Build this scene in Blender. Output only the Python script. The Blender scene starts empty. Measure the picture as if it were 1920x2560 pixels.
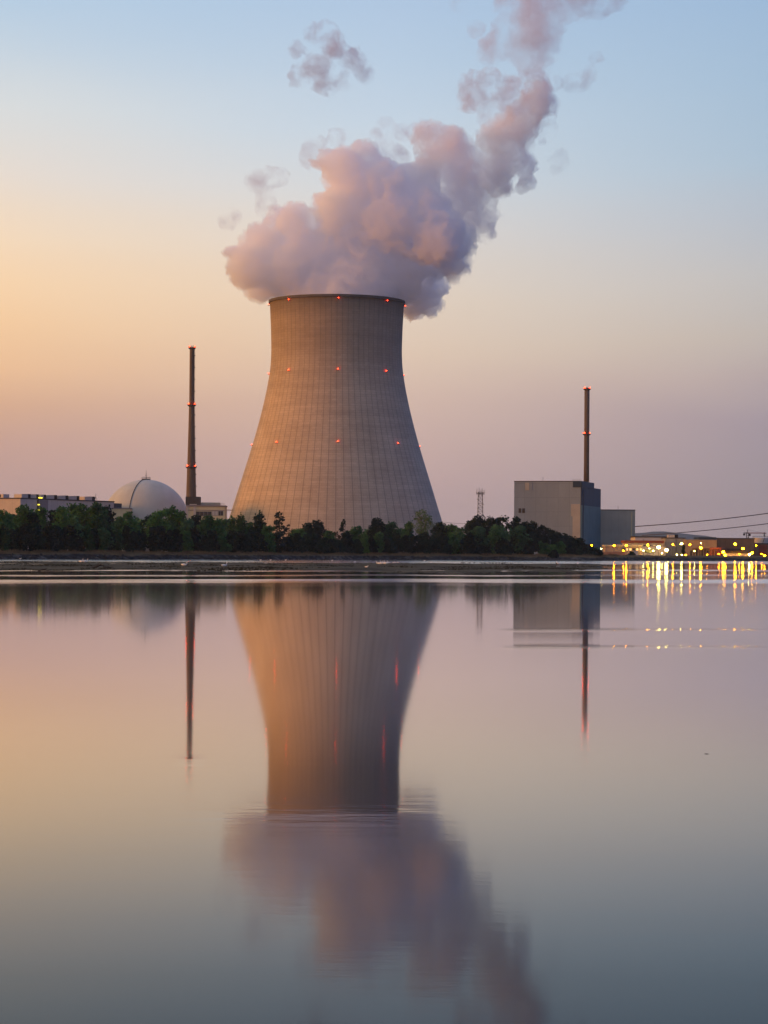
import bpy, bmesh, math, random
import numpy as np
from mathutils import Vector, Matrix

R = math.radians
SC = bpy.context.scene
COL = SC.collection
random.seed(7)
RNG = np.random.default_rng(11)
HAZE = True

# ------------------------------------------------------------------ camera model
F = 5775.0            # focal length in photo pixels
CX, CY = 960.0, 1382.0
ROLL = R(0.4)
CAMZ = 3.0
CR, SR = math.cos(ROLL), math.sin(ROLL)


def at(px, py, Y):
    u, v = (px - CX) / F, -(py - CY) / F
    return Vector(((u * CR - v * SR) * Y, Y, CAMZ + (u * SR + v * CR) * Y))


def ground_at(px, py, z=0.0):
    u, v = (px - CX) / F, -(py - CY) / F
    Z = u * SR + v * CR
    Y = (z - CAMZ) / Z
    return Vector(((u * CR - v * SR) * Y, Y, z))


def hz(px, py, Y):
    return at(px, py, Y).z


# ------------------------------------------------------------------ materials
def srgb(r, g, b):
    def f(c):
        c /= 255.0
        return c / 12.92 if c <= 0.04045 else ((c + 0.055) / 1.055) ** 2.4
    return (f(r), f(g), f(b), 1.0)


def new_mat(name):
    m = bpy.data.materials.new(name)
    m.use_nodes = True
    nt = m.node_tree
    b = nt.nodes['Principled BSDF']
    return m, nt, b


def L(nt, a, b):
    nt.links.new(a, b)


def N(nt, t, **kw):
    n = nt.nodes.new(t)
    for k, v in kw.items():
        setattr(n, k, v)
    return n


def math_n(nt, op, a, b=None, c=None, clamp=False):
    n = N(nt, 'ShaderNodeMath', operation=op, use_clamp=clamp)
    for i, v in enumerate((a, b, c)):
        if v is None:
            continue
        if isinstance(v, (int, float)):
            n.inputs[i].default_value = v
        else:
            L(nt, v, n.inputs[i])
    return n.outputs[0]


def ramp(nt, fac, stops, interp='LINEAR'):
    n = N(nt, 'ShaderNodeValToRGB')
    cr = n.color_ramp
    cr.interpolation = interp
    while len(cr.elements) > 1:
        cr.elements.remove(cr.elements[-1])
    cr.elements[0].position = stops[0][0]
    cr.elements[0].color = stops[0][1]
    for p, c in stops[1:]:
        e = cr.elements.new(p)
        e.color = c
    L(nt, fac, n.inputs[0])
    return n.outputs[0]


def g(v):
    return (v, v, v, 1.0)


def mixc(nt, fac, a, b, mode='MIX'):
    n = N(nt, 'ShaderNodeMix', data_type='RGBA', blend_type=mode)
    n.clamp_factor = True
    for s, v in ((n.inputs[0], fac), (n.inputs[6], a), (n.inputs[7], b)):
        if isinstance(v, (int, float)):
            s.default_value = v
        elif isinstance(v, tuple):
            s.default_value = v
        else:
            L(nt, v, s)
    return n.outputs[2]


def surf(name, col, var=0.25, scale=0.3, rough=0.85, metal=0.0, stretch=(1, 1, 1), bump=0.0, spec=0.3, panel=None):
    """plain weathered surface: base colour with noise variation; optional panel joints (w, h)"""
    m, nt, b = new_mat(name)
    tc = N(nt, 'ShaderNodeTexCoord')
    mp = N(nt, 'ShaderNodeMapping')
    mp.inputs['Scale'].default_value = stretch
    L(nt, tc.outputs['Object'], mp.inputs[0])
    no = N(nt, 'ShaderNodeTexNoise')
    no.inputs['Scale'].default_value = scale
    no.inputs['Detail'].default_value = 5
    no.inputs['Roughness'].default_value = 0.65
    L(nt, mp.outputs[0], no.inputs['Vector'])
    lo = tuple(c * (1 - var) for c in col[:3]) + (1,)
    hi = tuple(min(1, c * (1 + var)) for c in col[:3]) + (1,)
    c = ramp(nt, no.outputs['Fac'], [(0.3, lo), (0.7, hi)])
    if panel:
        br = N(nt, 'ShaderNodeTexBrick')
        br.offset = 0.0
        br.inputs['Scale'].default_value = 1.0
        br.inputs['Brick Width'].default_value = panel[0]
        br.inputs['Row Height'].default_value = panel[1]
        br.inputs['Mortar Size'].default_value = panel[2] if len(panel) > 2 else 0.12
        br.inputs['Color1'].default_value = g(0.94)
        br.inputs['Color2'].default_value = g(1.0)
        br.inputs['Mortar'].default_value = g(0.72)
        # (x+y, z) so that every upright face gets joints
        sx = N(nt, 'ShaderNodeSeparateXYZ')
        L(nt, tc.outputs['Object'], sx.inputs[0])
        cx = N(nt, 'ShaderNodeCombineXYZ')
        L(nt, math_n(nt, 'ADD', sx.outputs[0], sx.outputs[1]), cx.inputs[0])
        L(nt, sx.outputs[2], cx.inputs[1])
        L(nt, cx.outputs[0], br.inputs['Vector'])
        c = mixc(nt, 1.0, c, br.outputs['Color'], 'MULTIPLY')
    L(nt, c, b.inputs['Base Color'])
    b.inputs['Roughness'].default_value = rough
    b.inputs['Metallic'].default_value = metal
    b.inputs['Specular IOR Level'].default_value = spec
    if bump:
        bp = N(nt, 'ShaderNodeBump')
        bp.inputs['Strength'].default_value = bump
        bp.inputs['Distance'].default_value = 0.3
        L(nt, no.outputs['Fac'], bp.inputs['Height'])
        L(nt, bp.outputs[0], b.inputs['Normal'])
    return m


def glow(name, col, strength):
    m, nt, b = new_mat(name)
    b.inputs['Base Color'].default_value = (col[0] * .6, col[1] * .6, col[2] * .6, 1)
    b.inputs['Emission Color'].default_value = (*col, 1)
    b.inputs['Emission Strength'].default_value = strength
    return m


M = {}
M['hall'] = surf('hall_cladding', srgb(196, 184, 174), .12, .08, panel=(6, 40, .1))
M['hall_stair'] = surf('stair_cladding', srgb(138, 128, 126), .12, .1)
M['roof_dark'] = surf('roof_membrane', srgb(70, 66, 66), .2, .3)
M['vent'] = surf('vent_sheet_metal', srgb(190, 182, 174), .1, .4, rough=.5)
M['louvre'] = surf('dark_louvre', srgb(30, 28, 30), .3, 1.)
M['dome'] = surf('dome_concrete', srgb(178, 178, 176), .10, .12, bump=.1, stretch=(1, 1, .35))
M['cream'] = surf('cream_render', srgb(205, 190, 150), .12, .15)
M['chimney'] = surf('chimney_concrete', srgb(100, 86, 74), .2, .25, stretch=(1, 1, .25))
M['steel'] = surf('galvanised_steel', srgb(120, 118, 118), .2, .8, rough=.5, metal=.3)
M['dark_steel'] = surf('dark_steel', srgb(58, 54, 54), .2, .8, rough=.6)
M['rail'] = surf('railing_steel', srgb(150, 146, 142), .2, 1., rough=.5)
M['block'] = surf('block_concrete', srgb(132, 144, 156), .10, .07, panel=(7.2, 9.0, .1), stretch=(1, 1, .5))
M['block_light'] = surf('block_light_panel', srgb(162, 158, 152), .12, .1)
M['block_dark'] = surf('block_dark_panel', srgb(70, 64, 60), .2, .3)
M['blue_clad'] = surf('dark_blue_cladding', srgb(36, 54, 72), .14, .1, rough=.6, panel=(2.4, 30, .06))
M['teal_clad'] = surf('grey_green_cladding', srgb(98, 120, 116), .12, .1, rough=.7, panel=(2.4, 30, .05))
M['grey_clad'] = surf('grey_cladding', srgb(166, 164, 152), .12, .1, rough=.7, panel=(4.8, 30, .06))
M['white_wall'] = surf('white_rendered_wall', srgb(205, 198, 190), .1, .2)
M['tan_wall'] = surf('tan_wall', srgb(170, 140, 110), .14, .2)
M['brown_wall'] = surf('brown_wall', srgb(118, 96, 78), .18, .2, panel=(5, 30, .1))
M['rust'] = surf('rust_red_roof', srgb(130, 66, 46), .2, .3)
M['grey_wall'] = surf('grey_wall', srgb(150, 148, 142), .14, .2, panel=(6, 30, .08))
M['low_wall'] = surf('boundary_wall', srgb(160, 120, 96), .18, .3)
M['glass'] = surf('dark_window_glass', srgb(36, 42, 48), .2, .5, rough=.15, spec=.6)
M['tank'] = surf('tank_steel', srgb(190, 184, 176), .12, .4, rough=.5)
M['crane'] = surf('crane_paint', srgb(180, 96, 66), .15, .4)
M['cable'] = surf('power_cable', srgb(86, 78, 82), .1, .5)
M['bird_white'] = surf('white_feathers', srgb(236, 232, 226), .05, 2.)
M['bird_dark'] = surf('dark_feathers', srgb(48, 42, 38), .2, 2.)
M['beak'] = surf('orange_beak', srgb(200, 110, 40), .1, 2.)
M['driftwood'] = surf('wet_driftwood', srgb(46, 38, 32), .3, 1.)
M['bark'] = surf('tree_bark', srgb(74, 62, 52), .3, 1.)
M['container'] = surf('pale_container_paint', srgb(176, 180, 184), .1, .5, rough=.5)
M['red_lamp'] = glow('red_obstruction_light', (1.0, 0.035, 0.008), 28.0)
M['sodium'] = glow('sodium_lamp', (1.0, 0.27, 0.0012), 210.0)
M['sodium_big'] = glow('sodium_floodlight', (1.0, 0.36, 0.003), 175.0)
M['flood'] = glow('yellow_white_floodlight', (1.0, 0.74, 0.12), 190.0)
M['small_white'] = glow('small_white_lamp', (1.0, 0.72, 0.14), 110.0)
M['stair_lamp'] = glow('yellow_stair_lamp', (1.0, 0.80, 0.06), 2.2)
M['lit_window'] = glow('lit_window', (1.0, 0.70, 0.28), .9)


# ------------------------------------------------------------------ object helpers
def link(o, parent=None):
    COL.objects.link(o)
    if parent is not None:
        o.parent = parent
    return o


def tag(o, label=None, cat=None, group=None, kind=None):
    for k, v in (('label', label), ('category', cat), ('group', group), ('kind', kind)):
        if v:
            o[k] = v
    return o


def empty(name, loc, label, cat, group=None, kind=None, rz=0.0):
    o = bpy.data.objects.new(name, None)
    o.location = loc
    o.rotation_euler = (0, 0, rz)
    link(o)
    return tag(o, label, cat, group, kind)


class MB:
    """collects shapes for ONE mesh object (coordinates local to its thing)"""

    def __init__(self):
        self.v, self.f = [], []

    def add(self, vs, fs):
        k = len(self.v)
        self.v += [tuple(p) for p in vs]
        self.f += [tuple(i + k for i in q) for q in fs]
        return self

    def box(self, x0, x1, y0, y1, z0, z1):
        vs = [(x, y, z) for z in (z0, z1) for y in (y0, y1) for x in (x0, x1)]
        fs = [(0, 2, 3, 1), (4, 5, 7, 6), (0, 1, 5, 4), (2, 6, 7, 3), (0, 4, 6, 2), (1, 3, 7, 5)]
        return self.add(vs, fs)

    def lathe(self, prof, n=24, c=(0, 0, 0), cap=True):
        vs, fs = [], []
        for r, z in prof:
            for i in range(n):
                a = 2 * math.pi * i / n
                vs.append((c[0] + r * math.cos(a), c[1] + r * math.sin(a), c[2] + z))
        for j in range(len(prof) - 1):
            for i in range(n):
                k = (i + 1) % n
                fs.append((j * n + i, j * n + k, (j + 1) * n + k, (j + 1) * n + i))
        if cap:
            fs.append(tuple(reversed(range(n))))
            fs.append(tuple((len(prof) - 1) * n + i for i in range(n)))
        return self.add(vs, fs)

    def tube(self, pts, rad, n=6):
        pts = [Vector(p) for p in pts]
        if isinstance(rad, (int, float)):
            rad = [rad] * len(pts)
        vs, fs = [], []
        for i, p in enumerate(pts):
            t = (pts[min(i + 1, len(pts) - 1)] - pts[max(i - 1, 0)]).normalized()
            up = Vector((0, 0, 1)) if abs(t.z) < .9 else Vector((1, 0, 0))
            a = t.cross(up).normalized()
            b = a.cross(t).normalized()
            for k in range(n):
                w = 2 * math.pi * k / n
                vs.append(p + (a * math.cos(w) + b * math.sin(w)) * rad[i])
        for i in range(len(pts) - 1):
            for k in range(n):
                q = (k + 1) % n
                fs.append((i * n + k, i * n + q, (i + 1) * n + q, (i + 1) * n + k))
        fs.append(tuple(reversed(range(n))))
        fs.append(tuple((len(pts) - 1) * n + k for k in range(n)))
        return self.add(vs, fs)

    def ball(self, c, r, n=10, m=6, sz=1.0):
        prof = [(max(1e-3, r * math.sin(math.pi * j / m)), -r * sz * math.cos(math.pi * j / m)) for j in range(m + 1)]
        return self.lathe(prof, n, c)

    def build(self, name, mat, parent=None, smooth=False, loc=None):
        me = bpy.data.meshes.new(name)
        me.from_pydata(self.v, [], self.f)
        me.validate()
        me.update()
        if mat is not None:
            me.materials.append(mat)
        if smooth:
            for p in me.polygons:
                p.use_smooth = True
        o = bpy.data.objects.new(name, me)
        if loc is not None:
            o.location = loc
        link(o, parent)
        return o


def copy_tree(o, parent=None):
    c = o.copy()
    COL.objects.link(c)
    c.parent = parent
    for ch in list(o.children):
        copy_tree(ch, c)
    return c


def np_mesh(name, V, Fq, mats, parent=None, smooth=False, matidx=None):
    """quad / tri mesh straight from numpy arrays"""
    me = bpy.data.meshes.new(name)
    k = Fq.shape[1]
    me.vertices.add(len(V))
    me.vertices.foreach_set('co', V.astype(np.float32).ravel())
    me.loops.add(Fq.size)
    me.loops.foreach_set('vertex_index', Fq.astype(np.int32).ravel())
    me.polygons.add(len(Fq))
    me.polygons.foreach_set('loop_start', np.arange(0, Fq.size, k, dtype=np.int32))
    me.polygons.foreach_set('loop_total', np.full(len(Fq), k, dtype=np.int32))
    for m in mats:
        me.materials.append(m)
    if smooth:
        me.polygons.foreach_set('use_smooth', np.ones(len(Fq), dtype=bool))
    if matidx is not None:
        me.polygons.foreach_set('material_index', matidx.astype(np.int32))
    me.update(calc_edges=True)
    me.validate()
    o = bpy.data.objects.new(name, me)
    link(o, parent)
    return o


# ------------------------------------------------------------------ numpy gradient noise
_P = RNG.permutation(256).astype(np.int32)
_P = np.concatenate([_P, _P, _P])
_G = RNG.normal(size=(256, 3))
_G /= np.linalg.norm(_G, axis=1)[:, None]


def pnoise(X, Y, Z):
    xi, yi, zi = np.floor(X).astype(int), np.floor(Y).astype(int), np.floor(Z).astype(int)
    xf, yf, zf = X - xi, Y - yi, Z - zi
    fade = lambda t: t * t * t * (t * (t * 6 - 15) + 10)
    u, v, w = fade(xf), fade(yf), fade(zf)
    xi &= 255
    yi &= 255
    zi &= 255
    out = 0
    for dx in (0, 1):
        for dy in (0, 1):
            for dz in (0, 1):
                h = _P[_P[_P[(xi + dx) & 255] + ((yi + dy) & 255)] + ((zi + dz) & 255)]
                gr = _G[h]
                d = gr[..., 0] * (xf - dx) + gr[..., 1] * (yf - dy) + gr[..., 2] * (zf - dz)
                out = out + d * (u if dx else 1 - u) * (v if dy else 1 - v) * (w if dz else 1 - w)
    return out * 1.6


def fbm(X, Y, Z, octs=4, gain=.5, lac=2.03, billow=False):
    a, s, t = 1.0, 0, 0
    for i in range(octs):
        n = pnoise(X + 17.3 * i, Y - 9.1 * i, Z + 5.7 * i)
        if billow:
            n = 1 - 2.2 * np.abs(n)
        s = s + a * n
        t += a
        X, Y, Z = X * lac, Y * lac, Z * lac
        a *= gain
    return s / t


# ------------------------------------------------------------------ camera
cam_d = bpy.data.cameras.new('camera')
cam = bpy.data.objects.new('camera', cam_d)
COL.objects.link(cam)
cam_d.sensor_width = 36.0
cam_d.sensor_fit = 'AUTO'
cam_d.lens = F * 36.0 / 2560.0
cam_d.shift_y = (CY - 1280.0) / 2560.0
cam_d.clip_start = 0.5
cam_d.clip_end = 60000.0
cam.matrix_world = Matrix(((CR, -SR, 0, 0), (0, 0, -1, 0), (SR, CR, 0, CAMZ), (0, 0, 0, 1)))
SC.camera = cam

# ------------------------------------------------------------------ sky (dusk)
SUN_AZ, SUN_EL = R(-101.0), R(3.0)     # azimuth measured from +Y towards +X


def elev(y):
    return math.degrees(math.atan((CY - y) / F))


def sky_stops(rows):
    rows = sorted([(elev(y), c) for y, c in rows])
    return [(max(0.0, e / 30.0), srgb(*c)) for e, c in rows]


W = bpy.data.worlds.new('World')
SC.world = W
W.use_nodes = True
nt = W.node_tree
bg = nt.nodes['Background']
tc = N(nt, 'ShaderNodeTexCoord')
sep = N(nt, 'ShaderNodeSeparateXYZ')
L(nt, tc.outputs['Generated'], sep.inputs[0])
el = math_n(nt, 'MULTIPLY', math_n(nt, 'ARCSINE', sep.outputs[2]), 180 / math.pi)
az = math_n(nt, 'MULTIPLY', math_n(nt, 'ARCTAN2', sep.outputs[0], sep.outputs[1]), 180 / math.pi)
# soft unevenness of the real evening sky
noi = N(nt, 'ShaderNodeTexNoise')
noi.inputs['Scale'].default_value = 5.0
noi.inputs['Detail'].default_value = 2.0
mpw = N(nt, 'ShaderNodeMapping')
mpw.inputs['Scale'].default_value = (1, 1, 4)
L(nt, tc.outputs['Generated'], mpw.inputs[0])
L(nt, mpw.outputs[0], noi.inputs['Vector'])
elw = math_n(nt, 'ADD', el, math_n(nt, 'MULTIPLY', math_n(nt, 'SUBTRACT', noi.outputs['Fac'], .5), 1.2))
p = math_n(nt, 'DIVIDE', elw, 30.0, clamp=True)
LEFT = [(0, (178, 202, 224)), (150, (196, 210, 222)), (300, (214, 218, 219)), (450, (229, 218, 207)), (620, (243, 217, 187)),
        (720, (247, 212, 172)), (820, (245, 204, 160)), (920, (236, 191, 150)), (1020, (216, 172, 142)), (1120, (200, 161, 146)), (1260, (190, 156, 148))]
MID = [(0, (174, 197, 222)), (150, (183, 203, 223)), (300, (195, 210, 224)), (450, (208, 214, 219)), (600, (220, 213, 206)), (750, (227, 209, 190)),
       (880, (224, 200, 178)), (1000, (214, 186, 170)), (1100, (204, 175, 165)), (1200, (196, 167, 162)), (1320, (186, 162, 160))]
RIGHT = [(0, (156, 184, 213)), (200, (164, 189, 212)), (400, (172, 192, 209)), (550, (182, 190, 200)), (700, (192, 190, 189)), (850, (192, 182, 174)),
         (950, (182, 167, 165)), (1050, (163, 150, 158)), (1200, (156, 145, 151)), (1330, (151, 141, 146))]
TOP = [(16.0, None)]
cl = ramp(nt, p, sky_stops(LEFT) + [(.75, srgb(128, 160, 200))])
cm = ramp(nt, p, sky_stops(MID) + [(.75, srgb(122, 156, 198))])
cr_ = ramp(nt, p, sky_stops(RIGHT) + [(.75, srgb(116, 148, 192))])
f1 = math_n(nt, 'DIVIDE', math_n(nt, 'ADD', az, 9.4), 9.4, clamp=True)
f2 = math_n(nt, 'DIVIDE', az, 9.4, clamp=True)
skyc = mixc(nt, f2, mixc(nt, f1, cl, cm), cr_)
# the sunset glow outside the frame, and the dimmer sky away from it
azp = math_n(nt, 'DIVIDE', math_n(nt, 'ADD', az, 180), 360)
azd = lambda a: (a + 180) / 360.0
mul = ramp(nt, azp, [(azd(-180), (.84, .70, .62, 1)), (azd(-150), (1.1, .78, .55, 1)), (azd(-100), (1.9, 1.0, .24, 1)), (azd(-60), (2.3, 1.35, .40, 1)),
                     (azd(-22), (1.25, 1.1, .9, 1)), (azd(-9.4), (1, 1, 1, 1)), (azd(9.4), (1, 1, 1, 1)),
                     (azd(35), (.52, .68, .95, 1)), (azd(80), (.15, .29, .52, 1)), (azd(130), (.24, .33, .48, 1)), (azd(180), (.88, .70, .60, 1))])
skyc = mixc(nt, 1.0, skyc, mul, 'MULTIPLY')
upr = ramp(nt, math_n(nt, 'DIVIDE', el, 90.0, clamp=True), [(0, g(1)), (16 / 90, g(1)), (35 / 90, (2.2, 1.95, 2.05, 1)), (1, (2.8, 2.4, 2.6, 1))])  # upper sky brightness added beyond a real dusk, to lift shaded surfaces
skyc = mixc(nt, 1.0, skyc, upr, 'MULTIPLY')
nis = N(nt, 'ShaderNodeTexSky', sky_type='NISHITA')
nis.sun_disc = False
nis.sun_elevation = SUN_EL
nis.sun_rotation = SUN_AZ
nis.altitude = 350
nsc = N(nt, 'ShaderNodeVectorMath', operation='SCALE')
nsc.inputs['Scale'].default_value = 0.15
L(nt, nis.outputs[0], nsc.inputs[0])
fz = N(nt, 'ShaderNodeMapRange', interpolation_type='SMOOTHSTEP')
fz.inputs['From Min'].default_value = 55
fz.inputs['From Max'].default_value = 85
L(nt, el, fz.inputs['Value'])
skyc = mixc(nt, fz.outputs[0], skyc, nsc.outputs[0])
L(nt, skyc, bg.inputs['Color'])
bg.inputs['Strength'].default_value = 1.05

sun_d = bpy.data.lights.new('sun', 'SUN')
sun_d.energy = 3.8
sun_d.angle = R(24)
sun_d.color = (1.0, 0.355, 0.06)
sun = bpy.data.objects.new('sun', sun_d)
COL.objects.link(sun)
sd = Vector((math.sin(SUN_AZ) * math.cos(SUN_EL), math.cos(SUN_AZ) * math.cos(SUN_EL), math.sin(SUN_EL)))
sun.rotation_euler = sd.to_track_quat('Z', 'Y').to_euler()

# ------------------------------------------------------------------ shore line, ground, water
WL = [(-3000, 1393.0), (-900, 1396.0), (0, 1397.4), (300, 1398.0), (600, 1398.8), (960, 1399.4), (1200, 1400.4), (1440, 1401.8), (1920, 1402.8), (2600, 1404.8)]


def waterline(px):
    xs = [a for a, _ in WL]
    return float(np.interp(px, xs, [b for _, b in WL]))


shore_pts = []
for px in range(-900, 2601, 12):
    q = ground_at(px, waterline(px))
    q.y += 5 * float(pnoise(np.array([px / 60.]), np.array([.3]), np.array([.7]))[0]) + 2 * float(pnoise(np.array([px / 17.]), np.array([4.3]), np.array([.7]))[0])
    shore_pts.append(q)
SHX = np.array([q.x for q in shore_pts])
SHY = np.array([q.y for q in shore_pts])


def shore_y(x):
    return np.interp(x, SHX, SHY)


def land_z(px, d):
    return 2.55


# one ground sheet: lake bed, bank, land out to the horizon
bank_z = 2.55
tt = [(-1800, -3.5), (-400, -3.0), (-25, -1.4), (-5, -.35), (0, .02), (1.5, .5), (3.5, .95), (7, 1.55), (11, 2.1), (14.5, 2.45), (17, 2.6), (24, 2.5), (60, 2.5), (140, 2.5), (300, 2.6),
      (700, 2.8), (1600, 3), (4000, 4), (9000, 8), (20000, 12)]
gx = np.concatenate([[-22000, -9000, -4000, -1500, -600], np.arange(-330, 520, 2.5), [800, 1500, 4000, 9000, 22000]])
VV = []
for x in gx:
    sy = float(shore_y(x))
    for k, (t, z) in enumerate(tt):
        n1 = float(pnoise(np.array([x / 9.]), np.array([t / 6.]), np.array([.5]))[0])
        n2 = float(pnoise(np.array([x / 3.1]), np.array([t / 3.]), np.array([8.5]))[0])
        amp = 1.0 if 1 <= t <= 20 else (0.4 if t > 20 else 0.25)
        VV.append((x, sy + t + (0.8 * n2 if 0 < t < 20 else 0), z + amp * (.28 * n1 + .16 * n2)))
VV = np.array(VV)
nt_ = len(tt)
nx = len(gx)
I = np.arange(nx * nt_).reshape(nx, nt_)
FQ = np.stack([I[:-1, :-1], I[1:, :-1], I[1:, 1:], I[:-1, 1:]], -1).reshape(-1, 4)
mg, nt, b = new_mat('bank_and_land')
tc = N(nt, 'ShaderNodeTexCoord')
sep = N(nt, 'ShaderNodeSeparateXYZ')
L(nt, tc.outputs['Object'], sep.inputs[0])
no = N(nt, 'ShaderNodeTexNoise')
no.inputs['Scale'].default_value = .35
no.inputs['Detail'].default_value = 6
L(nt, tc.outputs['Object'], no.inputs['Vector'])
no2 = N(nt, 'ShaderNodeTexNoise')
no2.inputs['Scale'].default_value = .05
no2.inputs['Detail'].default_value = 3
L(nt, tc.outputs['Object'], no2.inputs['Vector'])
hgt = math_n(nt, 'ADD', sep.outputs[2], math_n(nt, 'MULTIPLY', math_n(nt, 'SUBTRACT', no2.outputs['Fac'], .5), 2.4))
stone = ramp(nt, no.outputs['Fac'], [(.3, srgb(26, 26, 26)), (.5, srgb(52, 50, 48)), (.7, srgb(92, 86, 82))])
grassc = ramp(nt, no.outputs['Fac'], [(.3, srgb(60, 52, 38)), (.55, srgb(104, 86, 62)), (.75, srgb(70, 72, 42))])
fh = N(nt, 'ShaderNodeMapRange', interpolation_type='SMOOTHSTEP')
fh.inputs['From Min'].default_value = 1.2
fh.inputs['From Max'].default_value = 1.9
L(nt, hgt, fh.inputs['Value'])
L(nt, mixc(nt, fh.outputs[0], stone, grassc), b.inputs['Base Color'])
b.inputs['Roughness'].default_value = .95
b.inputs['Specular IOR Level'].default_value = .03
gnd = np_mesh('ground', VV, FQ, [mg], smooth=False)
tag(gnd, 'grassy stone bank and flat land behind the lake', 'ground', kind='structure')

# water
mw, nt, b = new_mat('lake_water')
geo = N(nt, 'ShaderNodeNewGeometry')
sep = N(nt, 'ShaderNodeSeparateXYZ')
L(nt, geo.outputs['Position'], sep.inputs[0])
X, Yc = sep.outputs[0], sep.outputs[1]
# wind lanes run along lines that fan out from the near shore
pq = math_n(nt, 'DIVIDE', math_n(nt, 'MULTIPLY', math_n(nt, 'ADD', math_n(nt, 'MULTIPLY', X, SR), CAMZ), F), math_n(nt, 'MAXIMUM', Yc, 6.0))
mpl = N(nt, 'ShaderNodeMapping')
mpl.inputs['Scale'].default_value = (.030, .006, 1)
L(nt, geo.outputs['Position'], mpl.inputs[0])
wn = N(nt, 'ShaderNodeTexNoise')
wn.inputs['Scale'].default_value = 1.0
wn.inputs['Detail'].default_value = 4
L(nt, mpl.outputs[0], wn.inputs['Vector'])
wob = math_n(nt, 'MULTIPLY', math_n(nt, 'SUBTRACT', wn.outputs['Fac'], .5), 12.0)
pw = math_n(nt, 'ADD', pq, wob)
lanes = ramp(nt, math_n(nt, 'DIVIDE', pw, 120.0, clamp=True),
             [(0, g(1)), (27.0 / 120, g(1)), (29 / 120, g(0)), (42.5 / 120, g(0)), (43.5 / 120, g(.9)), (45 / 120, g(.7)), (46 / 120, g(0)), (54.5 / 120, g(0)), (55.5 / 120, g(.7)), (57 / 120, g(.55)),
              (58 / 120, g(0)), (65 / 120, g(.0)), (66 / 120, g(1)), (73 / 120, g(.9)), (76 / 120, g(.12)), (85 / 120, g(0))])
# uneven along the lane
mpl2 = N(nt, 'ShaderNodeMapping')
mpl2.inputs['Scale'].default_value = (.02, .03, 1)
mpl2.inputs['Location'].default_value = (3.3, 1.7, 0)
L(nt, geo.outputs['Position'], mpl2.inputs[0])
wn2 = N(nt, 'ShaderNodeTexNoise')
wn2.inputs['Scale'].default_value = 1.0
wn2.inputs['Detail'].default_value = 3
L(nt, mpl2.outputs[0], wn2.inputs['Vector'])
un = N(nt, 'ShaderNodeMapRange')
un.inputs['From Min'].default_value = .34
un.inputs['From Max'].default_value = .6
un.inputs['To Min'].default_value = .22
L(nt, wn2.outputs['Fac'], un.inputs['Value'])
ruf = math_n(nt, 'MULTIPLY', lanes, un.outputs[0], clamp=True)
BASE_ROUGH, LANE_ROUGH = 0.05, 0.15
brg = N(nt, 'ShaderNodeMapRange', interpolation_type='SMOOTHSTEP')
brg.inputs['From Min'].default_value = 60
brg.inputs['From Max'].default_value = 900
brg.inputs['To Min'].default_value = .044
brg.inputs['To Max'].default_value = .064
L(nt, pq, brg.inputs['Value'])
rough = math_n(nt, 'ADD', math_n(nt, 'MULTIPLY', ruf, LANE_ROUGH - BASE_ROUGH), brg.outputs[0])
L(nt, rough, b.inputs['Roughness'])
b.inputs['Base Color'].default_value = (.006, .011, .014, 1)
b.inputs['Specular IOR Level'].default_value = 0.0
# ripples: fine general wavelets, stronger along two old wake lines
mpr = N(nt, 'ShaderNodeMapping')
mpr.inputs['Scale'].default_value = (.35, 1.0, 1)
L(nt, geo.outputs['Position'], mpr.inputs[0])
rn = N(nt, 'ShaderNodeTexNoise')
rn.inputs['Scale'].default_value = 1.3
rn.inputs['Detail'].default_value = 4
rn.inputs['Roughness'].default_value = .6
L(nt, mpr.outputs[0], rn.inputs['Vector'])


def gauss(v, c, w):
    d = math_n(nt, 'DIVIDE', math_n(nt, 'SUBTRACT', v, c), w)
    return math_n(nt, 'EXPONENT', math_n(nt, 'MULTIPLY', math_n(nt, 'MULTIPLY', d, d), -1.0))


wv = math_n(nt, 'ADD', pq, math_n(nt, 'MULTIPLY', wob, .5))


def span(v, a0, a1, b0, b1):
    f = []
    for lo_, hi_ in ((a0, a1), (b1, b0)):
        m_ = N(nt, 'ShaderNodeMapRange', interpolation_type='SMOOTHSTEP')
        m_.inputs['From Min'].default_value = min(lo_, hi_)
        m_.inputs['From Max'].default_value = max(lo_, hi_)
        if lo_ > hi_:
            m_.inputs['To Min'].default_value = 1
            m_.inputs['To Max'].default_value = 0
        L(nt, v, m_.inputs['Value'])
        f.append(m_.outputs[0])
    return math_n(nt, 'MULTIPLY', f[0], f[1])


pxw = math_n(nt, 'DIVIDE', X, math_n(nt, 'MAXIMUM', Yc, 6.0))        # bearing from the near shore
wake = math_n(nt, 'MULTIPLY', math_n(nt, 'ADD', gauss(wv, 193, 3.5), gauss(wv, 236, 5.0)), span(pxw, .045, .06, .155, .18))
wake = math_n(nt, 'ADD', wake, math_n(nt, 'MULTIPLY', math_n(nt, 'MULTIPLY', gauss(wv, 652, 24), .28), span(pxw, -.10, -.06, .0, .04)))
wake = math_n(nt, 'ADD', wake, math_n(nt, 'MULTIPLY', math_n(nt, 'MULTIPLY', gauss(wv, 520, 14), .4), span(pxw, -.092, -.086, -.08, -.075)))
nearm = N(nt, 'ShaderNodeMapRange', interpolation_type='SMOOTHSTEP')
nearm.inputs['From Min'].default_value = 40
nearm.inputs['From Max'].default_value = 420
nearm.inputs['To Min'].default_value = .0003
nearm.inputs['To Max'].default_value = .0010
L(nt, pq, nearm.inputs['Value'])
near = nearm.outputs[0]
hstr = math_n(nt, 'ADD', math_n(nt, 'MULTIPLY', wake, .018), near)
hstr = math_n(nt, 'ADD', hstr, math_n(nt, 'MULTIPLY', ruf, .10))
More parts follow.
